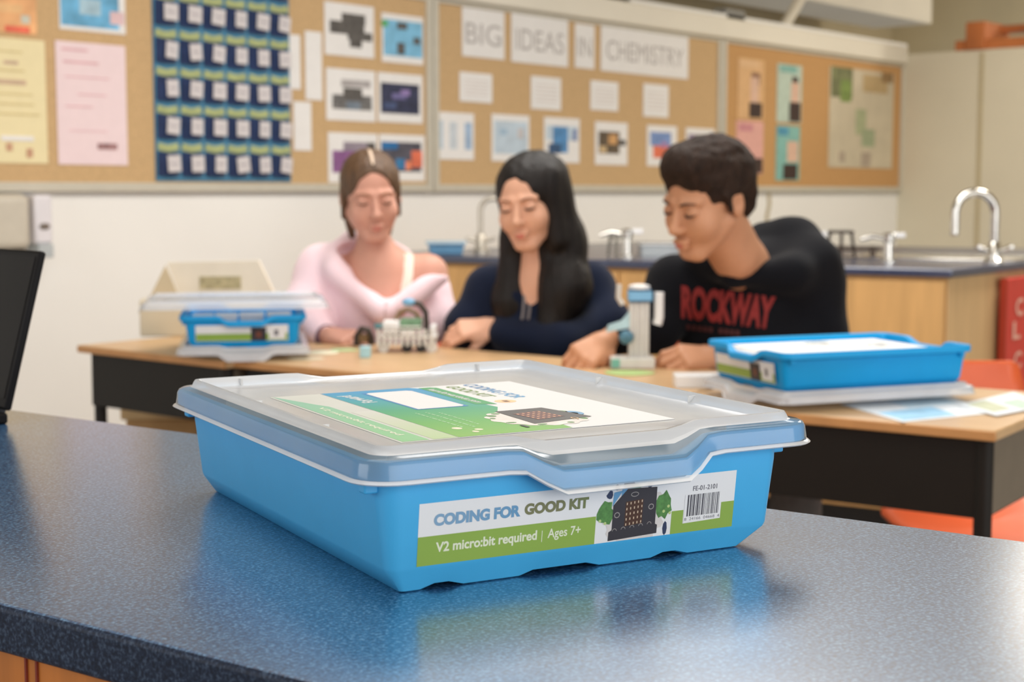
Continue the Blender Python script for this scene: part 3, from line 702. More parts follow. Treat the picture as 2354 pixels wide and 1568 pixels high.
def make_tray_shell(parent, W_, L_, H, m, dx=0.0, sidein=.007):
    global WREF, LREF; WREF = W_; LREF = L_
    S = stations(W_, L_, .026)
    T = H
    prof = [(.060, .004, 0, 0), (.032, .004, 0, 0, 0), (.025, .0, 0, 0, 1), (.0225, .0008, 0, 0, 1), (.0175, .0140, 0, 0), (.0163, .0168, 0, 0), (.0105, T-.024, 0, 0), (.0100, T-.0125, 0, 0),
            (.0040, T-.0120, .0085, .0135), (.0020, T-.0105, .0085, .0135), (.0020, T-.0010, .009, .013), (.0030, T+.0005, .009, .013), (.0095, T+.0005, .004, .013), (.0115, T-.001, .0, .012),
            (.0130, T-.014, 0, 0), (.0190, .02, 0, 0), (.0240, .0085, 0, 0), (.0400, .0065, 0, 0), (.060, .0065, 0, 0)]
    V, Fc, n = sweep(S, .026, prof)
    for i, row in enumerate(prof):      # side walls stand a little further in than the end walls
        if row[0] >= .0095 and not (7 < i < 14) and row[0] < .05:
            for k in range(n):
                x, y, z = V[i*n+k]; V[i*n+k] = (W_/2+dx-(.006 if z < .01 and dx else 0)+(x-W_/2)*(1-(sidein+(.012 if z < .01 else 0))/(W_/2)), y, z)
    b = MB(); b.add(V, Fc); b.f.append(tuple(range(n-1, -1, -1))); b.mi.append(0)
    b.f.append(tuple((len(prof)-1)*n+k for k in range(n))); b.mi.append(0)
    body = b.build('tray_body', m, parent)
    for (x0, x1, y0, y1) in ((.0015+sidein+dx, .011+sidein+dx, .020, .030), (W_-.011-sidein+dx, W_-.0015-sidein+dx, .020, .030), (.0015+sidein+dx, .011+sidein+dx, L_-.032, L_-.022), (W_-.011-sidein+dx, W_-.0015-sidein+dx, L_-.032, L_-.022)):
        MB().box((x0, y0, T-.021), (x1, y1, T-.006)).build('stop_lug', m, parent, bevel=.0012)
    return body
def make_lid_shell(parent, W_, L_, zb, m, solo=False):
    global WREF, LREF; WREF = W_; LREF = L_
    R = .026; S = stations(W_, L_, R)
    z = zb
    prof = [(-.0012, z, .0095, .0145), (-.0024, z+.0009, .0095, .0145), (-.0012, z+.0020, .0095, .0145), (.0004, z+.0027, .0095, .0145), (.0016, z+.0120, .0095, .013), (.0030, z+.0145, .0090, .012), (.0056, z+.0158, .008, .011),
            (.0120, z+.0164, .004, .008), (.0135, z+.0172, .001, .007), (.0148, z+.0200, 0, .0050), (.0160, z+.0217, 0, .0050), (.0190, z+.0217, 0, .0050), (.0208, z+.0200, 0, .0046), (.0250, z+.0156, 0, .001), (.0270, z+.0149, 0, 0), (.060, z+.0149, 0, 0)]
    V, Fc, n = sweep(S, R, prof)
    b = MB(); b.add(V, Fc); b.f.append(tuple((len(prof)-1)*n+k for k in range(n))); b.mi.append(0)
    b.mi = [1 if i < 3*n else (0 if i < 7*n else 1) for i in range(len(b.f))] if isinstance(m, list) else b.mi
    lid = b.build('lid' if not solo else 'lid_shell', m, parent)
    rb = MB()
    for y in (L_*.30, L_*.62): rb.box((W_-.0265, y-.0008, z+.0150), (W_-.016, y+.0008, z+.0205)); rb.box((.016, y-.0008, z+.0150), (.0265, y+.0008, z+.0205))
    for x in (W_*.16, W_*.80): rb.box((x-.0008, L_-.0265, z+.0150), (x+.0008, L_-.016, z+.0205))
    rb.build('lid_rib', m[1] if isinstance(m, list) else m, lid if not solo else parent)
    return lid

# --- main kit box
OX = Z(842, 1119, .91+.0737); HB = math.radians(-21.3)
box = thing('kit_box', 'large blue plastic kit box with frosted lid on the front counter', 'kit box', (OX[0], OX[1], .91), HB)
KW, KL = .3455, .415
make_tray_shell(box, KW, KL, .0855, M_tray, -.0055, .0112)
LIDF = [plastic_lid_mat('clear_lid_skirt', (214, 236, 248), .20, .14), plastic_lid_mat('frosted_sheen_lid_top', (250, 250, 250), .68, .2)]  # top milkier than skirt: pale wall reflection painted into the plastic
lid = make_lid_shell(box, KW, KL, .0720, LIDF)

# front label on the sloping front wall: inset goes .0172 at z .0165 to .0105 at z .064
def fy(z): t = (z-.0172)/(.064-.0172); return .0165+(.0105-.0165)*t
def FP(x, z, off=0.0):
    return (x-.0012, fy(z)-.0004-off, z)
lw = mat('label_white', (222, 224, 226), .4, noise_amt=.01); lg = mat('label_green', (134, 166, 72), .4, noise_amt=.02)
lblue = gradmat('label_blue_ink', [(0, (124, 160, 190)), (1, (84, 142, 184))], (1,0,0), .05, .13)
lolive = gradmat('label_olive_ink', [(0, (116, 118, 84)), (1, (104, 124, 72))], (1,0,0), .14, .18)
lwt = mat('label_white_ink', (216, 222, 200), .5, noise_amt=.01); ldark = mat('label_black_ink', (44, 42, 50), .5, noise_amt=.05)
lgrey = mat('label_grey_ink', (110, 110, 118), .5, noise_amt=.05); lgr2 = mat('label_leaf_green', (78, 128, 66), .5, noise_amt=.25, noise_scale=300)
lamber = mat('label_amber_glow', (66, 38, 22), .5, noise_amt=.2, noise_scale=200); lled = mat('label_led_dots', (208, 186, 160), .5, noise_amt=.02)
lsky = mat('label_sky_blue', (92, 146, 186), .5, noise_amt=.05); lnavy = mat('label_navy', (38, 52, 84), .5, noise_amt=.1)
X0, X1, Z0, Z1 = .041, .281, .0170, .0572
def fquad(x0, z0, x1, z1, off=0.): return [FP(x0, z0, off), FP(x1, z0, off), FP(x1, z1, off), FP(x0, z1, off)]
def fpoly(name, polys, m, parent, off):
    b = MB()
    for pl in polys: b.add([FP(x, z, off) for x, z in pl], [tuple(range(len(pl)))])
    return b.build(name, m, parent, smooth=False)
lab = MB().add(fquad(X0, Z0, X1, Z1), [(0,1,2,3)]).add([(x, y+.0003, z) for x, y, z in fquad(X0, Z0, X1, Z1)], [(3,2,1,0)]).build('front_label', lw, box, smooth=False)
def U(u): return X0+(X1-X0)*u
def Vv(v): return Z0+(Z1-Z0)*v       # v from bottom
GT = .47
fpoly('green_band', [[(U(0), Vv(0)), (U(.535), Vv(0)), (U(.535), Vv(GT)), (U(0), Vv(GT))], [(U(.785), Vv(0)), (U(1), Vv(0)), (U(1), Vv(.46)), (U(.955), Vv(.46)), (U(.955), Vv(.18)), (U(.825), Vv(.16)), (U(.825), Vv(.40)), (U(.785), Vv(.40))]], lg, lab, .0001)
def ftext(name, t, m, x0, z0, x1, z1, off=.00016, bold=0.0):
    V, Fc = text_mesh(t, 1.0, bold); xs = [v.x for v in V]; ys = [v.y for v in V]
    P = [FP(x0+(v.x-min(xs))/(max(xs)-min(xs))*(x1-x0), z0+(v.y-min(ys))/(max(ys)-min(ys))*(z1-z0), off) for v in V]
    b = MB(); b.v = P; b.f = Fc; b.mi = [0]*len(Fc); return b.build(name, m, lab, smooth=False)
ftext('lettering', 'CODING FOR', lblue, U(.043), Vv(.620), U(.297), Vv(.815), bold=.055)
ftext('lettering', 'GOOD KIT', lolive, U(.309), Vv(.630), U(.508), Vv(.820), bold=.055)
ftext('lettering', 'V2 micro:bit required', lwt, U(.052), Vv(.15), U(.352), Vv(.36), bold=.028)
ftext('lettering', '|', lwt, U(.3665), Vv(.15), U(.3685), Vv(.34))
ftext('lettering', 'Ages 7+', lwt, U(.385), Vv(.155), U(.488), Vv(.355), bold=.015)
# illustration: cogged green disc with circuit board
cx_, cz_ = U(.660), Vv(.42)
gear = []
for i in range(72):
    t = 2*math.pi*i/72; rr = .0218 if (i//3) % 2 == 0 else .0196
    x, z = cx_+rr*1.16*math.cos(t), cz_+rr*math.sin(t)
    gear.append((x, min(max(z, Z0), Z1)))
fpoly('cog_disc', [gear], mat('label_light_grey', (206, 202, 200), .5, noise_amt=.06, noise_scale=200), lab, .00012)
def blob(cx, cz, rx, rz, n=14, j=.25, seed=1):
    r = random.Random(seed); return [(cx+rx*math.cos(2*math.pi*i/n)*(1+r.uniform(-j, j)), min(max(cz+rz*math.sin(2*math.pi*i/n)*(1+r.uniform(-j, j)), Z0), Z1)) for i in range(n)]
fpoly('green_blob', [blob(U(.565), Vv(.50), .0062, .0085, seed=2), blob(U(.757), Vv(.52), .0062, .0095, seed=3), blob(U(.66), Vv(.90), .004, .002, seed=4)], lgr2, lab, .00015)
fpoly('blue_blob', [[(U(.585), Vv(.60)), (U(.617), Vv(.86)), (U(.588), Vv(.84))], [(U(.612), Vv(.76)), (U(.635), Vv(.90)), (U(.614), Vv(.90))]], lsky, lab, .00018)
fpoly('navy_mark', [blob(U(.575), Vv(.80), .0022, .003, 8, .3, 5), blob(U(.597), Vv(.92), .002, .002, 8, .3, 6), blob(U(.635), Vv(.95), .005, .003, 8, .1, 7), blob(U(.705), Vv(.9), .002, .002, 8, .3, 8)], lnavy, lab, .00018)
fpoly('dark_oval', [blob(U(.765), Vv(.12), .0018, .005, 8, .1, 9)], lnavy, lab, .00018)
fpoly('dot_mark', [[(U(u)+.0011*math.cos(t), Vv(v)+.0011*math.sin(t)) for t in np.linspace(0, 6.28, 10)[:-1]] for u, v in ((.548, .38), (.565, .33), (.757, .42), (.772, .50), (.778, .38))], mat('label_pale_green', (176, 196, 128), .5, noise_amt=.02), lab, .0002)
fpoly('board_picture', [[(U(.578), Vv(.02)), (U(.738), Vv(.055)), (U(.738), Vv(.20)), (U(.731), Vv(.22)), (U(.729), Vv(.86)), (U(.632), Vv(.88)), (U(.588), Vv(.62)), (U(.588), Vv(.2)), (U(.578), Vv(.17))]], ldark, lab, .00022)
fpoly('glow_area', [[(U(.628), Vv(.24)), (U(.686), Vv(.26)), (U(.686), Vv(.68)), (U(.628), Vv(.66))]], lamber, lab, .00026)
dots = []
for i in range(5):
    for j in range(5):
        x = U(.633+.0122*i); z = Vv(.27+.088*j+.006*i); dots.append([(x-.00035, z-.0008), (x+.00035, z-.0008), (x+.00035, z+.0008), (x-.00035, z+.0008)])
fpoly('led_dots', dots, lled, lab, .0003)
def ring(cx, cz, rx, rz, w, n=16, a0=0, a1=2*math.pi):
    out = []
    for i in range(n):
        t0 = a0+(a1-a0)*i/n; t1 = a0+(a1-a0)*(i+1)/n
        out.append([(cx+rx*math.cos(t0), cz+rz*math.sin(t0)), (cx+rx*math.cos(t1), cz+rz*math.sin(t1)), (cx+(rx-w)*math.cos(t1), cz+(rz-w)*math.sin(t1)), (cx+(rx-w)*math.cos(t0), cz+(rz-w)*math.sin(t0))])
    return out
rg = ring(U(.656), Vv(.775), .0031, .0017, .0005)+ring(U(.602), Vv(.45), .0023, .0021, .0006, 8)+ring(U(.713), Vv(.53), .0023, .0021, .0006, 8)
for i in range(5): rg += ring(U(.597+.0285*i), Vv(.18+.012*i), .0018, .0018, .0004, 8, 0, math.pi)
fpoly('board_symbols', rg, mat('label_soft_grey', (150, 146, 144), .5, noise_amt=.02), lab, .0003)
# barcode
fpoly('barcode_panel', [[(U(.827), Vv(.17)), (U(.953), Vv(.21)), (U(.953), Vv(.70)), (U(.827), Vv(.66))]], lw, lab, .00018)
rb = random.Random(11); x = U(.836); bars = []
while x < U(.944):
    wd = rb.choice((.0004, .0006, .0009, .0013)); bars.append([(x, Vv(.275)), (x+wd, Vv(.28)), (x+wd, Vv(.655)), (x, Vv(.65))]); x += wd+rb.choice((.0004, .0005, .0008))
fpoly('barcode', bars, mat('label_bar_ink', (76, 76, 84), .5, noise_amt=.02), lab, .00022)
ftext('lettering', '8  24166  04668  4', lgrey, U(.830), Vv(.205), U(.951), Vv(.255), .00024)
ftext('lettering', 'FE-01-2101', lgrey, U(.852), Vv(.715), U(.935), Vv(.80), .0002, .01)

# top label: lid haze painted into the washed strip's colours, crisp sheet beside it
TZ = .0735+.0134
def tquads(name, polys, m, parent, z):
    b = MB()
    for pl in polys: b.add([(x, y, z) for x, y in pl], [tuple(range(len(pl)))])
    return b.build(name, m, parent, smooth=False)
strip = MB().box((.050, .060, TZ+.0001), (.0913, .306, TZ+.0004)).build('side_label', mat('label_hazed_white', (196, 198, 192), .5, spec=.2, noise_amt=.04), lid)
tquads('green_band', [[(.052, .062), (.071, .062), (.071, .235), (.066, .25), (.052, .306)]], gradmat('strip_hazed_green', [(0, (126, 184, 128)), (1, (130, 180, 160))], (0,1,0), .06, .3), strip, TZ+.0005)
tquads('green_area', [[(.074, .062), (.0925, .062), (.0925, .20), (.074, .20)]], gradmat('strip_hazed_green_soft', [(0, (166, 190, 140)), (.6, (186, 194, 172)), (1, (196, 198, 192))], (0,1,0), .06, .2), strip, TZ+.0005)
def ttext(name, t, m, x0, y0, wid, hei, parent, z, rd=(0,-1), up=(1,0), bold=0.):
    return text_obj(name, t, m, wid, hei, (x0, y0, z), (rd[0], rd[1], 0), (up[0], up[1], 0), parent, bold)
ttext('lettering', 'V2 micro:bit required', lwt, .0585, .232, .145, .0065, strip, TZ+.0006, bold=.02)
TL = MB().box((.0915, .060, TZ+.0002), (.262, .3045, TZ+.0006)).build('top_label', mat('label_bright_white', (216, 217, 218), .6, spec=.15, noise_amt=.005), lid)
zt = TZ+.0007
gr = gradmat('top_gradient', [(0, (112, 166, 50)), (.28, (84, 160, 62)), (.55, (40, 150, 106)), (.78, (24, 146, 160)), (1, (32, 140, 190))], (.25, 1, 0), .08, .33)
tquads('gradient_area', [[(.0917, .0603), (.178, .0603), (.180, .09), (.168, .10), (.168, .15), (.180, .172), (.178, .196), (.174, .296), (.168, .3043), (.0917, .3043)]], gr, TL, zt)
tquads('window_edge', [[(.1205, .1865), (.1635, .1865), (.1635, .2905), (.1205, .2905)]], mat('window_blue', (44, 120, 180), .5, noise_amt=.02), TL, zt+.0001)
tquads('window', [[(.1225, .1885), (.1585, .1885), (.162, .192), (.162, .285), (.1585, .2885), (.126, .2885), (.1225, .285)]], mat('label_bright_white', (246, 247, 246), .5), TL, zt+.0002)
tquads('ribbon', [[(.172, .192), (.187, .186), (.1885, .294), (.184, .298), (.174, .298)]], mat('ribbon_green', (52, 146, 84), .5, noise_amt=.02), TL, zt+.0001)
ttext('lettering', 'learn.forwardedu.com', mat('label_bright_white', (246, 247, 246), .5), .1765, .287, .088, .0065, TL, zt+.0002, bold=.02)
ttext('lettering', 'CODING FOR', gradmat('top_blue_ink', [(0, (60, 150, 200)), (1, (70, 110, 160))], (0,1,0), .2, .31), .2145, .3015, .093, .0125, TL, zt, bold=.03)
ttext('lettering', 'GOOD KIT', mat('top_olive_ink', (104, 132, 60), .5, noise_amt=.05), .1965, .297, .072, .0115, TL, zt, bold=.03)
def circ(cx, cy, rx, ry, n=28, cog=0): return [(cx+rx*(1-(cog if (i//2) % 2 else 0))*math.cos(2*math.pi*i/n), cy+ry*(1-(cog if (i//2) % 2 else 0))*math.sin(2*math.pi*i/n)) for i in range(n)]
tquads('badge', [circ(.200, .197, .0085, .0085)], mat('badge_orange', (240, 190, 140), .5, noise_amt=.08, noise_scale=200), TL, zt)
tquads('badge_mark', [[(.198, .193), (.2025, .193), (.2025, .2), (.198, .2)]], mat('badge_brown', (96, 60, 40), .5, noise_amt=.08), TL, zt+.0001)
tquads('cog_picture', [circ(.180, .113, .037, .040, 56, .06)], mat('picture_grey', (214, 206, 200), .5, noise_amt=.12, noise_scale=120), TL, zt+.0001)
rr_ = random.Random(5); bl_ = []
for i in range(18):
    t = 2*math.pi*i/18+.1; bl_.append(circ(.180+.032*math.cos(t), .113+.034*math.sin(t), rr_.uniform(.002, .005), rr_.uniform(.002, .006), 8))
tquads('green_blob', bl_[::2]+bl_[1:8:3], lgr2, TL, zt+.0002)
tquads('blue_blob', [circ(.214, .118, .006, .010, 10)], lsky, TL, zt+.0002)
bd = [(.163, .086), (.216, .097), (.206, .152), (.166, .150)]
tquads('board_picture', [bd], mat('picture_black', (40, 36, 36), .45, noise_amt=.1, noise_scale=100), TL, zt+.0003)
tquads('glow_area', [[(.174, .100), (.199, .106), (.195, .138), (.171, .133)]], mat('picture_red', (84, 30, 20), .5, noise_amt=.2), TL, zt+.0004)
dd_ = []
for i in range(5):
    for j in range(5):
        cx = .176+.0050*i-.0006*j; cy = .104+.0063*j+.0011*i; dd_.append(circ(cx, cy, .0009, .0018, 8))
tquads('led_dots', dd_, mat('picture_led', (222, 168, 130), .5, noise_amt=.02), TL, zt+.0005)
rgs = [[(x, y) for x, y in q] for q in ring(.2, .094, .0025, .0045, .0012, 12)]
tquads('ring_mark', rgs, mat('picture_gold', (206, 170, 122), .5, noise_amt=.02), TL, zt+.0005)
tquads('slot_mark', [[(.150, .074), (.153, .074), (.153, .085), (.150, .085)]], ldark, TL, zt+.0004)
for i, (x, y, wd) in enumerate(((.128, .166, .062), (.120, .172, .078), (.112, .172, .075))):
    ttext('small_print', '- -- --- -- - ---- -- --- -- ---- - --', mat('print_pale_green', (178, 218, 176), .5, noise_amt=.02), x, y, wd, .0014, TL, zt+.0001)
tquads('stamp_marks', [circ(.107, .094, .0035, .0045, 12), circ(.118, .083, .003, .0035, 10), circ(.112, .076, .0022, .0035, 10)], mat('stamp_cream', (226, 214, 190), .5, noise_amt=.05), TL, zt+.0001)
text_obj('logo_lettering', 'Forward', mat('label_bright_white', (246, 247, 246), .5), .045, .012, (.1125, .239, zt+.0001), (-.10, .995, 0), (-.995, -.10, 0), TL, .02)

# white filler added close under the lid to lighten it
ct = thing('lid_filler', 'white filler block added inside the large blue kit box', 'booklet', (OX[0], OX[1], .91), HB)
MB().box((.035, .05, .060), (.300, .37, .0820)).build('filler_block', M_paper, ct, bevel=.001)
MB().box((.036, .051, .0821), (.299, .369, .0828)).build('filler_top', M_white, ct)
MB().box((.05, .06, .0085), (.28, .36, .058)).build('filler_base', M_white, ct, bevel=.003)

# ------------------------------------------------------------------ laptop
LB = Z(20, 964, .915); bd_ = np.array([math.cos(YAW-math.radians(48)), math.sin(YAW-math.radians(48)), 0]); ax_ = np.array([-bd_[1], bd_[0], 0])
lap = thing('laptop', 'open black laptop seen at the left edge of the counter', 'laptop', (LB[0], LB[1], .91))
def frame_m(o, x, y, z): return Matrix(((x[0], y[0], z[0], o[0]), (x[1], y[1], z[1], o[1]), (x[2], y[2], z[2], o[2]), (0, 0, 0, 1)))
th = math.radians(15); up_ = bd_*math.sin(th)+np.array([0, 0, 1])*math.cos(th); nn_ = np.cross(ax_, up_)
Ms = frame_m((0, 0, .014), ax_, up_, nn_)
MB().box((0, 0, -.004), (.29, .175, .004), Ms).build('screen_shell', mat('laptop_shell', (22, 21, 22), .5, spec=.12, noise_amt=.05), lap, bevel=.003)
MB().box((.008, .012, .0041), (.282, .168, .0046), Ms).build('screen', mat('dark_screen', (13, 12, 14), .3, spec=.08, noise_amt=.3, noise_scale=12), lap)
MB().box((.008, .012, -.0046), (.282, .168, -.0041), Ms).build('back_cover', mat('dark_screen', (22, 20, 24), .12), lap)
Mb_ = frame_m((0, 0, 0), ax_, -bd_, (0, 0, -1))
Mb_ = frame_m((0, 0, 0), ax_, bd_*-1, np.array([0, 0, 1.0]))
MB().box((0, 0.0, .0), (.29, .19, .012), Mb_).build('keyboard_deck', MATS['laptop_shell'], lap, bevel=.003)
MB().tube([tuple(ax_*.02+np.array([0, 0, .012])), tuple(ax_*.27+np.array([0, 0, .012]))], .006, 10).build('hinge', M_black, lap)

# ------------------------------------------------------------------ student desks
M_desk = mat('desk_laminate', (206, 170, 126), .35, noise_amt=.08, noise_scale=6, stretch=(1, 5, 1)); M_deske = mat('desk_edge', (196, 142, 88), .5, noise_amt=.08, noise_scale=20)
M_dkmetal = mat('black_desk_metal', (30, 27, 24), .5, spec=.25, noise_amt=.06, noise_scale=10)
M_sidem = mat('grey_brown_metal', (112, 102, 88), .5, noise_amt=.05)
DZ = .76
def desk(pa, pb, dep, label, side=False):
    """pa, pb: left and right front corners of the top (as seen)"""
    pa = Z(*pa, DZ); pb = Z(*pb, DZ); v = pb-pa; Lk = np.linalg.norm(v); h = math.atan2(v[1], v[0])
    r = thing('student_desk', label, 'desk', (pa[0], pa[1], 0), h, 'student desks pushed together')
    MB().box((0, 0, DZ-.020), (Lk, dep, DZ)).build('desk_top', [M_desk], r, bevel=.004)
    MB().box((-.001, -.0015, DZ-.019), (Lk+.001, .006, DZ-.002)).build('edge_band', M_deske, r, bevel=.002)
    b = MB(); b.box((.03, .02, DZ-.155), (Lk-.02, .023, DZ-.021)); b.box((.03, dep-.04, DZ-.155), (Lk-.02, dep-.037, DZ-.021)) if False else None
    b.box((.03, .02, DZ-.155), (.033, dep-.06, DZ-.021))
    b.box((.03, .02, DZ-.158), (Lk-.02, dep-.06, DZ-.155))
    b.build('book_box', M_dkmetal, r, bevel=.002)
    MB().box((Lk-.022, .02, DZ-.155), (Lk-.019, dep-.06, DZ-.021)).build('side_panel', M_sidem, r)
    for (x, y) in ((.045, .035), (Lk-.026, .030), (.045, dep-.05), (Lk-.026, dep-.05)):
        MB().tube([(x, y, 0), (x, y, DZ-.021)], .016, 12).build('leg', M_dkmetal, r)
        MB().lathe([(.02, 0), (.02, .02)], (x, y, 0), 12).build('foot_cap', M_black, r)
    return r
desk((178, 793), (515, 829.5), .50, 'leftmost wood-topped desk with black box front, under the small blue kit')
desk((531, 826), (1490, 921), .52, 'middle wood-topped desk hidden partly behind the large kit box')
desk((1520, 922), (2288, 990), .54, 'rightmost wood-topped desk with black front carrying the right kit box')

# ------------------------------------------------------------------ orange chairs
M_or = mat('orange_chair_plastic', (224, 100, 52), .42, noise_amt=.05, noise_scale=8)
def chair(loc, rz, label):
    r = thing('school_chair', label, 'chair', (loc[0], loc[1], 0), rz, 'orange school chairs')
    # local: +y is the back of the chair
    V = []; n = 12; rowsP = []
    prof = [(-.20, .435, .17), (-.19, .448, .19), (-.10, .445, .20), (.02, .440, .20), (.10, .445, .195), (.165, .465, .17), (.195, .51, .10), (.205, .56, .09), (.212, .60, .13), (.222, .64, .185), (.235, .70, .195), (.25, .755, .185), (.252, .765, .17)]
    for (y, z, hw_) in prof:
        for j in range(n+1):
            t = -1+2*j/n; V.append((t*hw_, y-(.025*(1-t*t)*-1 if z > .55 else 0), z-(.012*(1-t*t) if z < .5 else 0)))
    m_ = n+1; Fc = [(i*m_+j, i*m_+j+1, (i+1)*m_+j+1, (i+1)*m_+j) for i in range(len(prof)-1) for j in range(n)]
    b = MB(); b.add(V, Fc); s = b.build('seat_shell', M_or, r)
    so = s.modifiers.new('t', 'SOLIDIFY'); so.thickness = .007; so.offset = 0
    for sx in (-1, 1):
        for sy in (-1, 1):
            MB().tube([(sx*.14, sy*.12, .43), (sx*.18, sy*.19, .02)], .011, 10).build('leg', M_chrome, r)
            MB().lathe([(.014, 0), (.014, .025)], (sx*.18, sy*.19, 0), 10).build('foot_cap', M_black, r)
    return r
cp = D(2272, 900, 3.28)
chair(cp, YAW-math.pi/2+.12, 'empty orange plastic chair behind the rightmost desk')


# ------------------------------------------------------------------ people
def skinm(name, c):
    m = mat(name, c, .5, spec=.35, noise_amt=.04, noise_scale=25, sss=.08); return m
LIPM = mat('lip_tone', (196, 112, 98), .4, noise_amt=.03)
def head_frame(px, py, d, yaw, pitch, roll=0.0):
    """yaw>0 faces the viewer's right; pitch>0 looks down; roll>0 leans the top to the viewer's right"""
    a, b_ = math.radians(yaw), math.radians(pitch)
    f = np.cos(b_)*(-FH*math.cos(a)+RT*math.sin(a))-math.sin(b_)*np.array([0, 0, 1.])
    z = np.array([0, 0, 1.]); x = np.cross(f, z); x /= np.linalg.norm(x); u = np.cross(x, f)
    c, s_ = math.cos(math.radians(roll)), math.sin(math.radians(roll))
    x2 = x*c+u*s_; u2 = u*c-x*s_
    o = D(px, py, d)
    return np.array([[x2[0], f[0], u2[0], o[0]], [x2[1], f[1], u2[1], o[1]], [x2[2], f[2], u2[2], o[2]], [0, 0, 0, 1]])
def tow(M, p): return (M[:3, :3]@np.array(p, float))+M[:3, 3]
def head_prims(s=1.0, male=False):
    P = [ell_((0, -.014, .034), (.073, .094, .080)), ell_((0, .022, -.028), (.060 if not male else .062, .064, .082)),
         ell_((0, .056, -.098), (.022 if not male else .026, .022, .017))]
    for q in (-1, 1):
        P += [cap_((q*.054, -.004, -.042), (q*.018, .056, -.098), .017, .014), ell_((q*.038, .052, -.034), (.024, .024, .026), k=.022),
              cap_((q*.012, .082, .020), (q*.046, .066, .018), .007, .006, k=.012)]
    P += [cap_((0, .080, .012), (0, .101, -.030), .007, .0095, k=.010), ell_((0, .103, -.035), (.011, .011, .009), k=.008)]
    for q in (-1, 1):
        P += [ell_((q*.0105, .093, -.038), (.0065, .009, .006), k=.006), ell_((q*.031, .094, .001), (.018, .014, .0105), k=.010, sub=True), ell_((q*.031, .0735, -.001), (.0155, .0125, .0115), k=.004)]
        P += [ell_((q*.0045, .1005, -.045), (.003, .004, .0025), k=.003, sub=True)]
        P += [ell_((q*.076, -.014, -.006), (.008, .018, .030), k=.006), ell_((q*.083, -.008, -.002), (.005, .009, .015), k=.005, sub=True)]
    P += [ell_((0, .088, -.064), (.022, .010, .0065), k=.006), ell_((0, .086, -.075), (.018, .010, .0065), k=.006), ell_((0, .099, -.0692), (.022, .004, .0016), k=.003, sub=True)]
    out = []
    for p in P:
        if p[0] == 'cap': out.append(('cap', p[1]*s, p[2]*s, p[3]*s, p[4]*s, p[5], p[6]))
        else: out.append(('ell', p[1]*s, p[2]*s, p[3], p[4], p[5]))
    return out
def ribbon(name, pts, r, m, parent, M=None, flat=1.0, n=8):
    b = MB(); b.tube(pts, r, n, flat=flat)
    if M is not None: b.v = [tuple(tow(M, p)) for p in b.v]
    return b
def loc_parts(V, base): return np.asarray(V)-base
def put(name, V, Fc, m, root): return np_obj(name, np.asarray(V)-np.array(root.location), Fc, m, root)
def put_mb(name, b, m, root):
    L_ = np.array(root.location); b.v = [tuple(np.array(p)-L_) for p in b.v]; return b.build(name, m, root)
def face_details(M, s, root, brow, lash, lipm=LIPM, male=False):
    for q in (-1, 1):
        pts = [(q*.016, .0905, .0165), (q*.030, .0885, .0215), (q*.046, .076, .0185)]
        b = ribbon('', [tuple(np.array(p)*s) for p in pts], [.0024, .0028 if male else .0022, .0014], None, None, M); put_mb('eyebrow', b, brow, root)
        pts = [(q*.0185, .0830, -.004), (q*.026, .0872, -.0070), (q*.035, .0862, -.0072), (q*.044, .0795, -.0045)]
        b = ribbon('', [tuple(np.array(p)*s) for p in pts], [.0013, .0026, .0027, .0016], None, None, M); put_mb('eyelashes', b, lash, root)
    pts = [(-.019, .0865, -.0685), (-.008, .0955, -.0655), (0, .0965, -.0670), (.008, .0955, -.0655), (.019, .0865, -.0685)]
    b = ribbon('', [tuple(np.array(p)*s) for p in pts], [.0010, .0030, .0032, .0030, .0010], None, None, M, .8)
    pts = [(-.017, .0865, -.0695), (-.007, .0935, -.0735), (.007, .0935, -.0735), (.017, .0865, -.0695)]
    b.tube([tuple(tow(M, np.array(p)*s)) for p in pts], [.0010, .0034, .0034, .0010], 8)
    put_mb('lips', b, lipm, root)

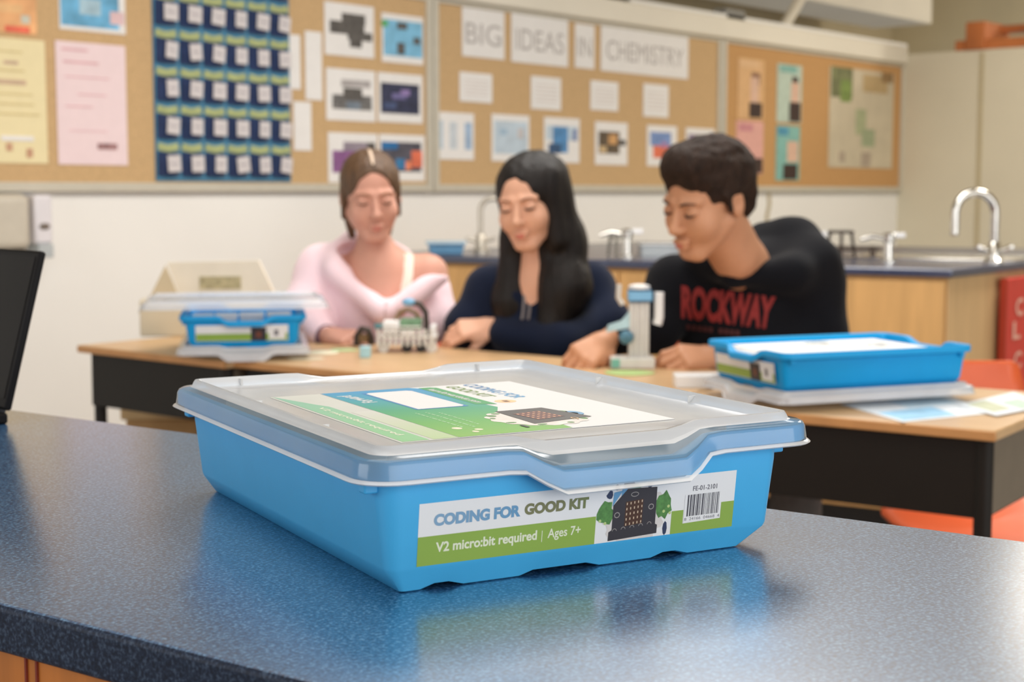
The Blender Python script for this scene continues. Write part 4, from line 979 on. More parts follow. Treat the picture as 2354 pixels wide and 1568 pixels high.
def hand_mesh(wrist, fdir, ndir, curls, thumb_side=1, s=1.0, thumb=(0.9, .25), spread=.10, h=.0022):
    """wrist point, direction of the fingers, back-of-hand normal; curls = bend of every finger in radians per joint"""
    X = np.array(fdir, float); X /= np.linalg.norm(X); Zn = np.array(ndir, float); Zn -= X*(Zn@X); Zn /= np.linalg.norm(Zn); Y = np.cross(Zn, X)
    if thumb_side < 0: Y = -Y
    def w(p): return np.array(wrist)+s*(X*p[0]+Y*p[1]+Zn*p[2])
    P = [cap_(w((-.02, 0, 0)), w((.012, 0, 0)), .024*s, .025*s)]
    for y in (-.027, -.010, .008, .026): P.append(cap_(w((.012, y*.55, 0)), w((.082-.004*abs(y-.008)/.018, y, .002)), .0150*s, .0115*s, k=.012))
    P.append(cap_(w((.02, -.018, -.004)), w((.06, -.024, -.004)), .015*s, .012*s)); P.append(cap_(w((.015, .02, -.006)), w((.05, .030, -.008)), .017*s, .012*s))
    L_ = ((.040, .025, .021), (.045, .029, .022), (.041, .027, .021), (.032, .020, .018))
    for i, y in enumerate((.027, .009, -.010, -.027)):
        a = .1+curls[i][0]; p = np.array((.080-.004*abs(i-1), y, .002)); az = spread*(1.2-i*.8)*.35
        rr = (.0098, .0088, .0080, .0070) if i != 3 else (.0084, .0074, .0068, .0060)
        for j in range(3):
            dv = np.array((math.cos(a)*math.cos(az), math.cos(a)*math.sin(az), -math.sin(a))); q = p+dv*L_[i][j]
            P.append(cap_(w(p), w(q), rr[j]*s, rr[j+1]*s, k=.0035)); p = q
            if j < 2: a += curls[i][j+1]
    p = np.array((.020, .028, -.006)); a0, b0 = thumb
    for j, ln in enumerate((.040, .032, .026)):
        az = a0-.25*j; el = b0+.15*j
        dv = np.array((math.cos(az)*math.cos(el), math.sin(az)*math.cos(el), -math.sin(el))); q = p+dv*ln
        P.append(cap_(w(p), w(q), (.0135, .0108, .0095)[j]*s, (.0108, .0095, .0080)[j]*s, k=.005)); p = q
    return sdf_mesh(P, h, .006, pad=.01)

def seat_lower(root, pelvis, kneeL, kneeR, footL, footR, m, shoe_m, r0=.085):
    P = [ell_(pelvis, (.16, .15, .12)), cap_(pelvis+np.array((0, 0, .02)), kneeL, r0, .06), cap_(pelvis+np.array((0, 0, .02)), kneeR, r0, .06), cap_(kneeL, footL, .058, .045), cap_(kneeR, footR, .058, .045)]
    V, Fc = sdf_mesh(P, .012, .03); put('trousers', V, Fc, m, root)
    for ft in (footL, footR):
        fd = -FH
        b = sdf_mesh([cap_(np.array((ft[0], ft[1], .045)), np.array((ft[0], ft[1], .04))+fd*.16, .042, .034), ell_(np.array((ft[0], ft[1], .06)), (.045, .045, .055))], .009, .02)
        put('shoe', b[0], b[1], shoe_m, root)

def bvh_of(V, Fc): return BVHTree.FromPolygons([tuple(v) for v in V], [tuple(f) for f in Fc])
def drape(pts_px, bvh, off=.003):
    """points laid on the clothing along the line of sight from in front of the wearer"""
    out = []
    for (x, y) in pts_px:
        r = ray(x, y); hit = bvh.ray_cast(Vector(EYE), Vector(r).normalized(), 8.0)
        out.append(None if hit[0] is None else np.array(hit[0])+np.array(hit[1])*0-r/np.linalg.norm(r)*off)
    return out

# chairs behind the students
def student(label, px, d):
    p = D(px, 900, d); r = thing('person', label, 'person', (p[0], p[1], 0)); return r

# --- first student: pink zip hoodie slipping off one shoulder
S1 = skinm('skin_fair', (210, 156, 136)); HOOD = mat('pink_fleece', (252, 222, 230), .9, noise_amt=.04, noise_scale=12, sheen=.4, bump=.15, bump_scale=250)
BRN = mat('brown_hair', (92, 66, 44), .5, noise_amt=.35, noise_scale=90, stretch=(1, 1, .15), bump=.4, bump_scale=200)
p1 = student('girl in pink off-shoulder hoodie and white strap top sitting behind the left kit', 870, 4.42)
M1 = head_frame(853, 450, 4.06, 13, 10, -3); s1 = 1.0
def Dm(px, py, d): return np.array(D(px, py, d))
hd = sdf_mesh(head_prims(s1), .0032, .018, pad=.012)
hd = (hd[0]@M1[:3, :3].T+M1[:3, 3], hd[1])
nk = [cap_(tow(M1, (0, -.025, -.06)), Dm(868, 612, 4.12), .042, .046), cap_(Dm(868, 612, 4.12), Dm(868, 645, 4.14), .05, .085, k=.05),
      cap_(Dm(770, 628, 4.16), Dm(975, 628, 4.16), .040, .044, k=.04), ell_(Dm(872, 690, 4.17), (.125, .125, .15), k=.05), cap_(Dm(990, 628, 4.15), Dm(1010, 700, 4.13), .045, .040, k=.04),
      cap_(Dm(760, 625, 4.15), Dm(735, 690, 4.13), .040, .038, k=.03)]
tv = sdf_mesh(nk, .007, .03)
h1 = hand_mesh(Dm(752, 772, 4.02), RT*.85-FH*.55+np.array((0, 0, -.05)), np.array((0, 0, 1.))*.9-FH*.5, ((.35, .7, .5), (.45, .8, .5), (.55, .9, .5), (.6, .9, .5)), 1, .95, (.35, .5))
h1b = hand_mesh(Dm(985, 758, 4.14), -RT*.9-FH*.35+np.array((0, 0, .10)), np.array((0, 0, 1.))*.8-FH*.5, ((.3, .6, .4), (.4, .7, .5), (.5, .7, .5), (.5, .8, .5)), -1, .92, (.4, .4))
V, Fc = merge_np([hd, tv, h1, h1b]); put('body', V, Fc, S1, p1)
face_details(M1, s1, p1, mat('brown_brow', (150, 108, 80), .7, noise_amt=.1), mat('brown_lash', (112, 78, 60), .7, noise_amt=.1))
hp = [ell_((0, -.018, .040), (.080, .100, .083)), ell_((0, -.06, -.02), (.06, .055, .06), k=.03), ell_((0, .100, -.006), (.064, .070, .086), k=.010, sub=True), ell_((0, .100, -.05), (.066, .072, .07), k=.010, sub=True), ell_((-.06, .05, -.075), (.055, .06, .06), k=.01, sub=True), ell_((.06, .05, -.075), (.055, .06, .06), k=.01, sub=True)]
for q in (-1, 1): hp += [cap_((q*.070, -.002, .02), (q*.074, -.008, -.055), .011, .007, k=.012), cap_((q*.058, -.04, -.05), (q*.050, -.045, -.115), .016, .008, k=.012)]
hv, hf = sdf_mesh(hp, .0035, .012, lambda P: wob(P*np.array((1, 1, .25)), 130, .0012, 3), pad=.01)
put('hair', hv@M1[:3, :3].T+M1[:3, 3], hf, BRN, p1)
b = ribbon('', [(0, .062, .094), (0, .045, .107), (0, .01, .1215), (0, -.03, .1225)], [.003, .0045, .0045, .002], None, None, M1, .5); put_mb('hair_parting', b, mat('scalp_tone', (214, 190, 168), .6, noise_amt=.05), p1)
def fold(seed, amp=.006, sc=16): return lambda P: wob(P*np.array((1, 1, .6)), sc, amp, seed)
tp = [ell_(Dm(872, 700, 4.20), (.150, .150, .19)), cap_(Dm(875, 800, 4.22), Dm(872, 900, 4.28), .15, .15, k=.05),
      cap_(Dm(742, 618, 4.17), Dm(700, 712, 4.12), .060, .058, k=.04), cap_(Dm(700, 712, 4.12), Dm(735, 765, 4.05), .056, .040, k=.03), cap_(Dm(800, 600, 4.17), Dm(735, 625, 4.17), .050, .062, k=.05),
      cap_(Dm(990, 662, 4.14), Dm(1000, 735, 4.12), .056, .055, k=.03), cap_(Dm(1000, 735, 4.12), Dm(960, 762, 4.10), .050, .040, k=.03),
      cap_(Dm(800, 552, 4.19), Dm(775, 605, 4.10), .030, .036, k=.03), cap_(Dm(775, 625, 4.07), Dm(872, 712, 4.02), .032, .028, k=.03), cap_(Dm(1014, 634, 4.05), Dm(890, 715, 4.02), .026, .028, k=.03),
      ell_(Dm(880, 615, 4.03), (.052, .10, .060), k=.012, sub=True), ell_(Dm(878, 585, 4.05), (.072, .16, .050), k=.012, sub=True), ell_(Dm(965, 588, 4.12), (.085, .14, .072), k=.014, sub=True),
      cap_(Dm(880, 630, 3.96), Dm(889, 684, 3.98), .046, .008, k=.008, sub=True)]
tv2 = sdf_mesh(tp, .007, .03, fold(5, .0045, 22)); put('hoodie', tv2[0], tv2[1], HOOD, p1)
b = MB().tube([Dm(889, 690, 4.0), Dm(884, 740, 4.02), Dm(882, 790, 4.05)], .004, 8); 
bt = bvh_of(*tv2); dp_ = [q for q in drape([(889, 695), (886, 715), (884, 740), (882, 765), (881, 785)], bt, .002) if q is not None]
if len(dp_) > 2: put_mb('zip', MB().tube(dp_, .0045, 8), mat('pale_pink_zip', (236, 208, 214), .5, noise_amt=.03), p1)
bs = bvh_of(*tv); g = drape([(935, 560), (936, 585), (936, 610), (935, 635), (930, 660), (925, 690)], bs, .002); g = [q for q in g if q is not None]
if len(g) > 2: put_mb('top_strap', MB().tube(g, .0165, 10, flat=.35), mat('white_cotton', (226, 222, 208), .9, noise_amt=.03, sheen=.2), p1)
b = MB(); b.tube([Dm(733, 772, 4.055), Dm(752, 772, 4.02)], .031, 16); put_mb('cuff', b, mat('grey_violet_cuff', (112, 86, 104), .9, noise_amt=.15, noise_scale=60), p1)
seat_lower(p1, Dm(870, 985, 4.45), Dm(800, 985, 4.05), Dm(940, 985, 4.05), np.array([*Dm(800, 1300, 4.0)[:2], .09]), np.array([*Dm(940, 1300, 4.0)[:2], .09]), mat('blue_denim', (70, 84, 110), .9, noise_amt=.15, noise_scale=60), M_white)

# --- second student: long black hair, navy jacket
S2 = skinm('skin_light', (226, 174, 146)); NAVY = mat('navy_knit', (22, 30, 50), .95, spec=.15, noise_amt=.12, noise_scale=14, sheen=.08, bump=.15, bump_scale=250)
BLK = mat('black_hair', (24, 19, 17), .5, spec=.3, noise_amt=.3, noise_scale=90, stretch=(1, 1, .08), bump=.35, bump_scale=220)
p2 = student('girl with long straight black hair and navy zip top sitting in the middle', 1240, 4.2)
M2 = head_frame(1214, 464, 3.85, -20, 10, -6)
hd = sdf_mesh(head_prims(1.0), .0032, .018, pad=.012); hd = (hd[0]@M2[:3, :3].T+M2[:3, 3], hd[1])
nk = [cap_(tow(M2, (0, -.03, -.06)), Dm(1235, 640, 3.93), .044, .048), cap_(Dm(1235, 640, 3.93), Dm(1235, 680, 3.97), .05, .09, k=.05), ell_(Dm(1235, 730, 4.0), (.12, .12, .15), k=.05)]
tv = sdf_mesh(nk, .007, .03)
h2 = hand_mesh(Dm(1128, 752, 3.92), -RT*.95-FH*.25+np.array((0, 0, -.10)), np.array((0, 0, 1.))*.8-FH*.6, ((.35, .55, .4), (.4, .6, .5), (.45, .7, .5), (.5, .8, .5)), 1, .98, (.35, .6))
h2b = hand_mesh(Dm(1075, 778, 4.08), RT*.6-FH*.5+np.array((0, 0, -.1)), np.array((0, 0, 1.)), ((.4, .6, .4),)*4, 1, .9)
V, Fc = merge_np([hd, tv, h2, h2b]); put('body', V, Fc, S2, p2)
face_details(M2, 1.0, p2, mat('dark_brow', (130, 88, 66), .7, noise_amt=.1), mat('black_lash', (54, 34, 30), .7, noise_amt=.1), mat('coral_lip', (206, 110, 98), .4, noise_amt=.03))
R2 = M2[:3, :3]
def hw(p): return tow(M2, p)
hp = [ell_(hw((0, -.020, .036)), (.082, .102, .086), R2), ell_(hw((.004, .102, -.012)), (.054, .070, .090), R2, k=.012, sub=True), ell_(hw((0, .104, -.05)), (.058, .072, .07), R2, k=.012, sub=True)]
# long lengths: right-hand mass over her shoulder, left-hand lock behind the jaw
hp += [cap_(hw((-.045, -.03, .05)), Dm(1290, 560, 3.90), .058, .060, k=.05), cap_(Dm(1290, 560, 3.90), Dm(1300, 660, 3.88), .060, .062, k=.04), cap_(Dm(1300, 660, 3.88), Dm(1262, 782, 3.87), .062, .040, k=.04),
       cap_(Dm(1265, 560, 4.0), Dm(1330, 690, 3.98), .06, .055, k=.04), cap_(hw((-.066, .010, .06)), hw((-.068, .018, -.10)), .022, .026, k=.02),
       cap_(hw((.066, -.02, .02)), hw((.062, -.01, -.10)), .020, .026, k=.02), cap_(hw((.062, -.01, -.10)), Dm(1172, 690, 3.92), .030, .042, k=.03), cap_(Dm(1172, 690, 3.92), Dm(1180, 745, 3.92), .042, .034, k=.03),
       cap_(Dm(1140, 640, 3.97), Dm(1150, 740, 3.95), .022, .022, k=.03)]
hv, hf = sdf_mesh(hp, .005, .02, lambda P: wob(P*np.array((1, 1, .10)), 110, .0018, 8), pad=.015)
put('hair', hv, hf, BLK, p2)
tp = [ell_(Dm(1238, 740, 4.02), (.150, .145, .17)), cap_(Dm(1238, 820, 4.05), Dm(1240, 920, 4.12), .15, .15, k=.05), cap_(Dm(1130, 668, 4.0), Dm(1350, 660, 4.0), .060, .062, k=.05),
      cap_(Dm(1118, 672, 4.0), Dm(1068, 748, 3.98), .055, .050, k=.04), cap_(Dm(1068, 748, 3.98), Dm(1060, 780, 4.03), .048, .036, k=.03),
      cap_(Dm(1362, 668, 4.0), Dm(1400, 745, 3.93), .062, .056, k=.04), cap_(Dm(1400, 745, 3.93), Dm(1290, 790, 3.84), .054, .046, k=.03), cap_(Dm(1290, 790, 3.84), Dm(1155, 766, 3.90), .046, .038, k=.03),
      cap_(Dm(1200, 610, 3.98), Dm(1180, 680, 3.90), .026, .030, k=.03), cap_(Dm(1275, 610, 3.98), Dm(1262, 690, 3.90), .026, .030, k=.03),
      cap_(Dm(1232, 600, 3.88), Dm(1222, 672, 3.88), .040, .020, k=.01, sub=True)]
tv2 = sdf_mesh(tp, .007, .03, fold(9, .004, 22)); put('jacket', tv2[0], tv2[1], NAVY, p2)
bt = bvh_of(*tv2)
for dx in (0, 14):
    g = [q for q in drape([(1204+dx, 665), (1205+dx, 690), (1203+dx, 715), (1200+dx, 735)], bt, .002) if q is not None]
    if len(g) > 2: put_mb('zip', MB().tube(g, .0035, 8), mat('grey_zip', (150, 144, 146), .4, metal=.4, noise_amt=.1), p2)
seat_lower(p2, Dm(1240, 985, 4.22), Dm(1180, 985, 3.85), Dm(1300, 985, 3.85), np.array([*Dm(1180, 1300, 3.85)[:2], .09]), np.array([*Dm(1300, 1300, 3.85)[:2], .09]), mat('grey_trousers', (96, 92, 90), .9, noise_amt=.1, noise_scale=60), M_white)

# --- third student: boy in black hoodie
S3 = skinm('skin_tan', (196, 142, 108)); HBL = mat('black_fleece', (15, 16, 21), .95, spec=.15, noise_amt=.12, noise_scale=12, sheen=.05, bump=.15, bump_scale=250)
DBR = mat('dark_brown_hair', (44, 30, 22), .7, spec=.2, noise_amt=.35, noise_scale=70, stretch=(1, 1, .4), bump=.6, bump_scale=160)
p3 = student('boy with short dark hair in black hoodie with red lettering on the right', 1725, 3.86)
M3 = head_frame(1622, 458, 3.36, -52, 18, 6); s3 = 1.06
hd = sdf_mesh(head_prims(s3, True), .0032, .018, pad=.012); hd = (hd[0]@M3[:3, :3].T+M3[:3, 3], hd[1])
nk = [cap_(tow(M3, (0, -.035, -.055)), Dm(1705, 610, 3.52), .056, .060), cap_(tow(M3, (0, .0, -.075)), Dm(1690, 600, 3.45), .035, .045, k=.03), cap_(Dm(1705, 610, 3.52), Dm(1714, 638, 3.62), .056, .065, k=.03), ell_(Dm(1722, 750, 3.72), (.11, .09, .11), k=.03)]
tv = sdf_mesh(nk, .007, .03)
h3 = hand_mesh(Dm(1392, 786, 3.50), -RT*.62-FH*.62+np.array((0, 0, -.34)), np.array((0, 0, 1.))*.62-FH*.75, ((.45, .8, .5), (.55, .8, .5), (.6, .8, .5), (.65, .9, .5)), 1, 1.06, (.25, .7), .16)
h3b = hand_mesh(Dm(1650, 822, 3.46), -RT*.92-FH*.30+np.array((0, 0, .02)), np.array((0, 0, 1.))*.8-FH*.6, ((.35, .75, .5), (.45, .85, .5), (.5, .9, .6), (.55, .9, .6)), -1, 1.06, (.30, .55), .14)
V, Fc = merge_np([hd, tv, h3, h3b]); put('body', V, Fc, S3, p3)
face_details(M3, s3, p3, mat('dark_brown_brow', (62, 42, 34), .7, noise_amt=.1), mat('dark_lash', (50, 34, 30), .7, noise_amt=.1), mat('muted_lip', (186, 104, 88), .45, noise_amt=.03), True)
hp = [ell_((0, -.024, .046), (.084, .104, .086)), ell_((0, .030, .088), (.064, .062, .040), k=.03), ell_((0, -.075, -.02), (.062, .04, .055), k=.03), ell_((0, .110, -.036), (.075, .072, .096), k=.010, sub=True)]
for q in (-1, 1): hp += [ell_((q*.07, .058, -.055), (.045, .062, .060), k=.010, sub=True), cap_((q*.076, .012, .02), (q*.077, .006, -.018), .007, .004, k=.01), ell_((q*.085, -.018, -.022), (.022, .024, .035), k=.008, sub=True)]
hp = [(p[0], p[1]*s3, p[2]*s3, p[3]*(s3 if p[0] == 'cap' else 1) if p[3] is not None else None, *( (p[4]*s3,) if p[0] == 'cap' else (p[4],)), *p[5:]) for p in hp]
hv, hf = sdf_mesh(hp, .0035, .012, lambda P: wob(P, 95, .0024, 12)+wob(P, 34, .0030, 4), pad=.012)
put('hair', hv@M3[:3, :3].T+M3[:3, 3], hf, DBR, p3)
tp = [ell_(Dm(1722, 730, 3.64), (.165, .150, .19)), cap_(Dm(1722, 830, 3.68), Dm(1725, 920, 3.74), .165, .165, k=.05), cap_(Dm(1560, 655, 3.60), Dm(1862, 640, 3.62), .066, .070, k=.06),
      cap_(Dm(1548, 660, 3.60), Dm(1502, 755, 3.58), .064, .058, k=.04), cap_(Dm(1502, 755, 3.58), Dm(1418, 778, 3.53), .052, .040, k=.03),
      cap_(Dm(1868, 655, 3.62), Dm(1888, 780, 3.58), .074, .064, k=.04), cap_(Dm(1888, 780, 3.58), Dm(1690, 826, 3.50), .058, .042, k=.03),
      # hood gathered round the neck
      cap_(Dm(1752, 548, 3.70), Dm(1835, 552, 3.66), .036, .042, k=.04), cap_(Dm(1835, 552, 3.66), Dm(1868, 600, 3.58), .042, .046, k=.04), cap_(Dm(1868, 600, 3.58), Dm(1815, 632, 3.49), .046, .036, k=.04), cap_(Dm(1815, 628, 3.50), Dm(1685, 640, 3.45), .034, .024, k=.04),
      cap_(Dm(1745, 560, 3.68), Dm(1650, 590, 3.62), .030, .030, k=.03), cap_(Dm(1610, 600, 3.54), Dm(1690, 632, 3.46), .032, .024, k=.03), cap_(Dm(1810, 585, 3.66), Dm(1820, 650, 3.60), .065, .08, k=.05),
      ell_(Dm(1692, 560, 3.44), (.076, .078, .064), k=.010, sub=True)]
tv2 = sdf_mesh(tp, .0075, .03, fold(13, .005, 20)); put('hoodie', tv2[0], tv2[1], HBL, p3)
bt = bvh_of(*tv2)
RED = mat('hoodie_red_print', (128, 24, 20), .75, noise_amt=.1, noise_scale=60); DRED = mat('hoodie_dull_red_print', (70, 24, 22), .8, noise_amt=.1)
def chest_text(t, quad, m, bold, arch=0.0, off=.003):
    V, Fc = text_mesh(t, 1.0, bold)
    bm = bmesh.new(); vs = [bm.verts.new(v) for v in V]
    for f in Fc:
        try: bm.faces.new([vs[i] for i in f])
        except Exception: pass
    bmesh.ops.triangulate(bm, faces=bm.faces); bmesh.ops.subdivide_edges(bm, edges=bm.edges, cuts=1)
    bm.verts.index_update(); V = [v.co.copy() for v in bm.verts]; Fc = [tuple(x.index for x in f.verts) for f in bm.faces]; bm.free()
    xs = [v.x for v in V]; ys = [v.y for v in V]; (ax, ay), (bx, by), (cx, cy), (dx, dy) = quad   # top-left, top-right, bottom-right, bottom-left
    px = []
    for v in V:
        u = (v.x-min(xs))/(max(xs)-min(xs)); w_ = (max(ys)-v.y)/(max(ys)-min(ys))
        X = (1-w_)*((1-u)*ax+u*bx)+w_*((1-u)*dx+u*cx); Y = (1-w_)*((1-u)*ay+u*by)+w_*((1-u)*dy+u*cy)
        px.append((X, Y-arch*math.sin(math.pi*u)))
    q = drape(px, bt, off); ok = [i for i, a in enumerate(q) if a is not None]; mp = {i: k_ for k_, i in enumerate(ok)}
    b = MB(); b.v = [tuple(q[i]) for i in ok]; b.f = [tuple(mp[i] for i in f) for f in Fc if all(i in mp for i in f)]; b.mi = [0]*len(b.f)
    return put_mb('chest_lettering', b, m, p3)
chest_text('ROCKWAY', ((1566, 655), (1784, 682), (1772, 758), (1566, 732)), RED, .05)
chest_text('----- ----', ((1578, 746), (1700, 760), (1700, 772), (1578, 758)), DRED, .0)
seat_lower(p3, Dm(1725, 1010, 3.85), Dm(1650, 1010, 3.35), Dm(1830, 1020, 3.25), np.array([*Dm(1650, 1300, 3.4)[:2], .09]), np.array([*Dm(1835, 1200, 3.15)[:2], .09]), MATS['grey_trousers'], M_white)
for pp, nm, dd in ((p1, 'orange chair under the girl in pink', 4.5), (p2, 'orange chair under the long-haired girl', 4.3), (p3, 'orange chair under the boy in black', 3.95)):
    q = np.array(pp.location)+FH*.06
    chair(q, YAW-math.pi/2, nm)

# ------------------------------------------------------------------ kits on the desks
def tray_label(parent, W_, H_, mirrored=False):
    b = MB(); y = .0128
    def q(x0, z0, x1, z1, o): return [(x0, y-o, z0), (x1, y-o, z0), (x1, y-o-.0003, z1), (x0, y-o-.0003, z1)]
    lb_ = MB().add([(x, yy-(z-.018)*.12, z) for x, yy, z in q(.04, .018, W_-.045, .056, .0015)], [(0, 1, 2, 3)]).build('front_label', lw, parent, smooth=False)
    def strip_(nm, x0, z0, x1, z1, m, o): MB().add([(x, yy-(z-.018)*.12, z) for x, yy, z in q(x0, z0, x1, z1, o)], [(0, 1, 2, 3)]).build(nm, m, lb_, smooth=False)
    strip_('green_band', .041, .019, W_-.046, .036, lg, .0018); strip_('board_picture', W_*.56, .018, W_*.68, .050, ldark, .0022)
    strip_('glow_area', W_*.60, .026, W_*.64, .040, mat('dull_red_glow', (110, 60, 44), .5, noise_amt=.2), .0024); strip_('barcode_panel', W_*.70, .022, W_-.052, .050, lw, .0022)
    strip_('barcode', W_*.74, .030, W_-.068, .044, lgrey, .0025)
TW, TLn = .300, .425
LIDP = plastic_lid_mat('frosted_clear_lid', (240, 243, 250), .68, .2)
def flat_lid(loc, rz, label, W_=TW+.012, L_=TLn+.008, M_=None, tilt=None):
    r = thing('loose_tray_cover', label, 'lid', loc, rz, 'loose frosted kit lids')
    make_lid_shell(r, W_, L_, 0.0150, LIDP, True)
    if tilt: r.rotation_euler = (tilt[0], tilt[1], rz)
    return r
def desk_tray(loc, rz, label, group):
    r = thing('kit_tray', label, 'kit tray', loc, rz, group)
    make_tray_shell(r, TW, TLn, .078, M_tray2); tray_label(r, TW, .078); return r
# left kit
hl = YAW-math.pi/2+math.radians(9.5)
ex1 = np.array((math.cos(hl), math.sin(hl), 0)); ey1 = np.array((-ex1[1], ex1[0], 0))
LA = Z(404, 834, DZ)
flat_lid((LA[0], LA[1], DZ), hl, 'frosted lid lying flat under the left blue kit')
TA = LA+ex1*.006+ey1*.004
kitl = desk_tray((TA[0], TA[1], DZ+.0290), hl, 'small bright blue kit tray on the leftmost desk', 'bright blue kit trays')
# cups of parts inside
PCUP = mat('milky_cup', (226, 230, 234), .4, noise_amt=.03)
for i, (u, wd) in enumerate(((.05, .045), (.105, .05), (.165, .055), (.23, .055))):
    pz = TA+ex1*(u+.005)+ey1*(.10+.01*i)
    c = thing('parts_box', ('milky parts box at the left end inside the left kit', 'second milky parts box from the left in the left kit', 'third milky parts box from the left in the left kit', 'milky parts box at the right end inside the left kit')[i], 'parts box', (pz[0], pz[1], DZ+.0290+.009), hl, 'milky parts boxes in the left kit')
    MB().box((-wd/2, -.04, 0), (wd/2, .04, .058)).build('cup', PCUP, c, bevel=.004); MB().box((-wd/2-.002, -.042, .058), (wd/2+.002, .042, .066)).build('cup_lid', M_white, c, bevel=.002)
# loose lid laid crosswise on top
LC = TA+ex1*(-.085)+ey1*.0
flat_lid((LC[0]+ey1[0]*TW, LC[1]+ey1[1]*TW, DZ+.0290+.079), hl-math.pi/2, 'frosted lid laid crosswise on top of the left blue kit')
# right kit: long side faces the camera
RA = Z(1800, 952, DZ); RB_ = Z(2250, 924, DZ); hv_ = RB_-RA; hr = math.atan2(hv_[1], hv_[0])
# local y (length) runs along the long side -> rotate so that +y = hr direction
rz_ = hr-math.pi/2
exr = np.array((math.cos(rz_), math.sin(rz_), 0)); eyr = np.array((-exr[1], exr[0], 0))
# label end faces left: origin at far-left corner
OR_ = RA-exr*(TW+.012)
flat_lid((OR_[0], OR_[1], DZ), rz_, 'frosted lid lying flat under the right blue kit')
TB = OR_+exr*.006+eyr*.004
kitr = desk_tray((TB[0], TB[1], DZ+.0290), rz_, 'long side bright blue kit tray on the rightmost desk', 'bright blue kit trays')
pz = TB
ins = thing('foam_insert', 'white foam and paper insert filling the right blue kit', 'insert', (pz[0], pz[1], DZ+.0290), rz_)
MB().box((.026, .026, .010), (TW-.026, TLn-.026, .066)).build('foam_block', M_white, ins, bevel=.006)
MB().box((.035, .04, .0662), (TW-.04, TLn-.05, .0695)).build('paper_sheet', M_paper, ins, bevel=.001)
MB().ellipsoid((.10, .20, .070), (.02, .03, .006)).build('small_bag', mat('grey_parts_bag', (190, 194, 196), .3, noise_amt=.2, noise_scale=60), ins)
MB().ellipsoid((.16, .30, .070), (.02, .025, .006)).build('small_bag', MATS['grey_parts_bag'], ins)

# A-frame cardboard display behind the left kit
AF = Z(322, 774, DZ); ha = YAW-math.pi/2+.05
af = thing('tent_box', 'beige cardboard carton with sloping top standing behind the left kit', 'carton', (AF[0], AF[1], DZ), ha)
CARD = mat('pale_cardboard', (222, 210, 184), .85, noise_amt=.05, noise_scale=6)
sc_ = 4.55/3500
b = MB(); b.box((0, 0, 0), (290*sc_, .16, 78*sc_)); b.build('carton_body', CARD, af, bevel=.004)
def pxl(x, y): return ((x-322)*sc_, (772-y)*sc_)
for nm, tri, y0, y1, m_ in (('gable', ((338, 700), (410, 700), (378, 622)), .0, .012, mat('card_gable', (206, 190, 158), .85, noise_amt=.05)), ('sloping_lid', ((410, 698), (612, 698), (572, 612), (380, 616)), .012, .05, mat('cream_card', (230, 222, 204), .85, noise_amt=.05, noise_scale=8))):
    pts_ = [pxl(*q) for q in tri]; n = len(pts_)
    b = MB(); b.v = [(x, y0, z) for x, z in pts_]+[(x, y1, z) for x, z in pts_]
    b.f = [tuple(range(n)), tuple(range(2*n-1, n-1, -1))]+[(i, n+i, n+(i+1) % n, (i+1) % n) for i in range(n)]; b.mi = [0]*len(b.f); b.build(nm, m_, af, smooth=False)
x0, z0 = pxl(448, 672); x1, z1 = pxl(535, 645)
MB().box((x0, .0095, z0), (x1, .0125, z1)).build('printed_area', mat('brown_green_print', (176, 166, 130), .8, noise_amt=.25, noise_scale=60), af)
# brown stool box under the left desk
q = Z(300, 1200, 0.0)
st = D(385, 930, 4.3)
bx = thing('storage_crate', 'brown wooden crate on the floor under the leftmost desk', 'crate', (st[0], st[1], 0), ha)
b = MB(); w0 = .115
for z, hw_ in ((0, .08), (.53, .10)): b.v += [(-hw_, -.09, z), (hw_, -.09, z), (hw_, .09, z), (-hw_, .09, z)]
b.f = [(3, 2, 1, 0), (0, 1, 5, 4), (1, 2, 6, 5), (2, 3, 7, 6), (3, 0, 4, 7), (4, 5, 6, 7)]; b.mi = [0]*6; b.build('crate_body', mat('tan_crate', (186, 148, 98), .7, noise_amt=.15, noise_scale=8), bx, bevel=.006)
MB().box((-.112, -.102, .53), (.112, .102, .585)).build('crate_rim', mat('pale_crate_rim', (206, 176, 130), .7, noise_amt=.1, noise_scale=8), bx, bevel=.006)

# ------------------------------------------------------------------ robots and small parts
def at_desk(px, py, label, nm, cat, group=None, z=DZ, rz=None):
    p = Z(px, py, z); return thing(nm, label, cat, (p[0], p[1], z), (YAW-math.pi/2) if rz is None else rz, group)
M_acr = mat('clear_acrylic', (214, 212, 206), .3, noise_amt=.08, noise_scale=40); M_pcb = mat('green_circuit_board', (110, 150, 118), .5, noise_amt=.25, noise_scale=80)
M_servo = mat('pale_blue_servo', (122, 178, 216), .4, noise_amt=.05); M_wire = mat('dark_wire', (60, 52, 46), .5, noise_amt=.2)
r1 = at_desk(938, 806, 'white plastic robot car with dark curved wires in front of the girl in pink', 'robot_car', 'robot')
s = 1.13e-3
b = MB(); b.box((-.075, -.05, .035), (.075, .05, .041)); b.box((-.062, -.052, .062), (.035, .045, .066)); b.build('chassis_plate', M_acr, r1, bevel=.002)
for i in range(10): MB().box((-.074+.0145*i, -.052, .016), (-.066+.0145*i, -.047, .058)).build('comb_slat', M_acr, r1, bevel=.001)
MB().box((-.060, -.048, .045), (-.018, .01, .078)).build('battery_case', M_white, r1, bevel=.004)
MB().box((-.016, -.046, .056), (.036, .02, .082)).build('circuit_board', M_pcb, r1, bevel=.002)
MB().box((-.012, -.051, .044), (.022, -.047, .056)).build('white_connector', M_white, r1, bevel=.001)
MB().box((-.080, -.052, .060), (-.060, -.040, .072)).build('teal_module', mat('teal_module', (86, 140, 150), .5, noise_amt=.2, noise_scale=80), r1, bevel=.002)
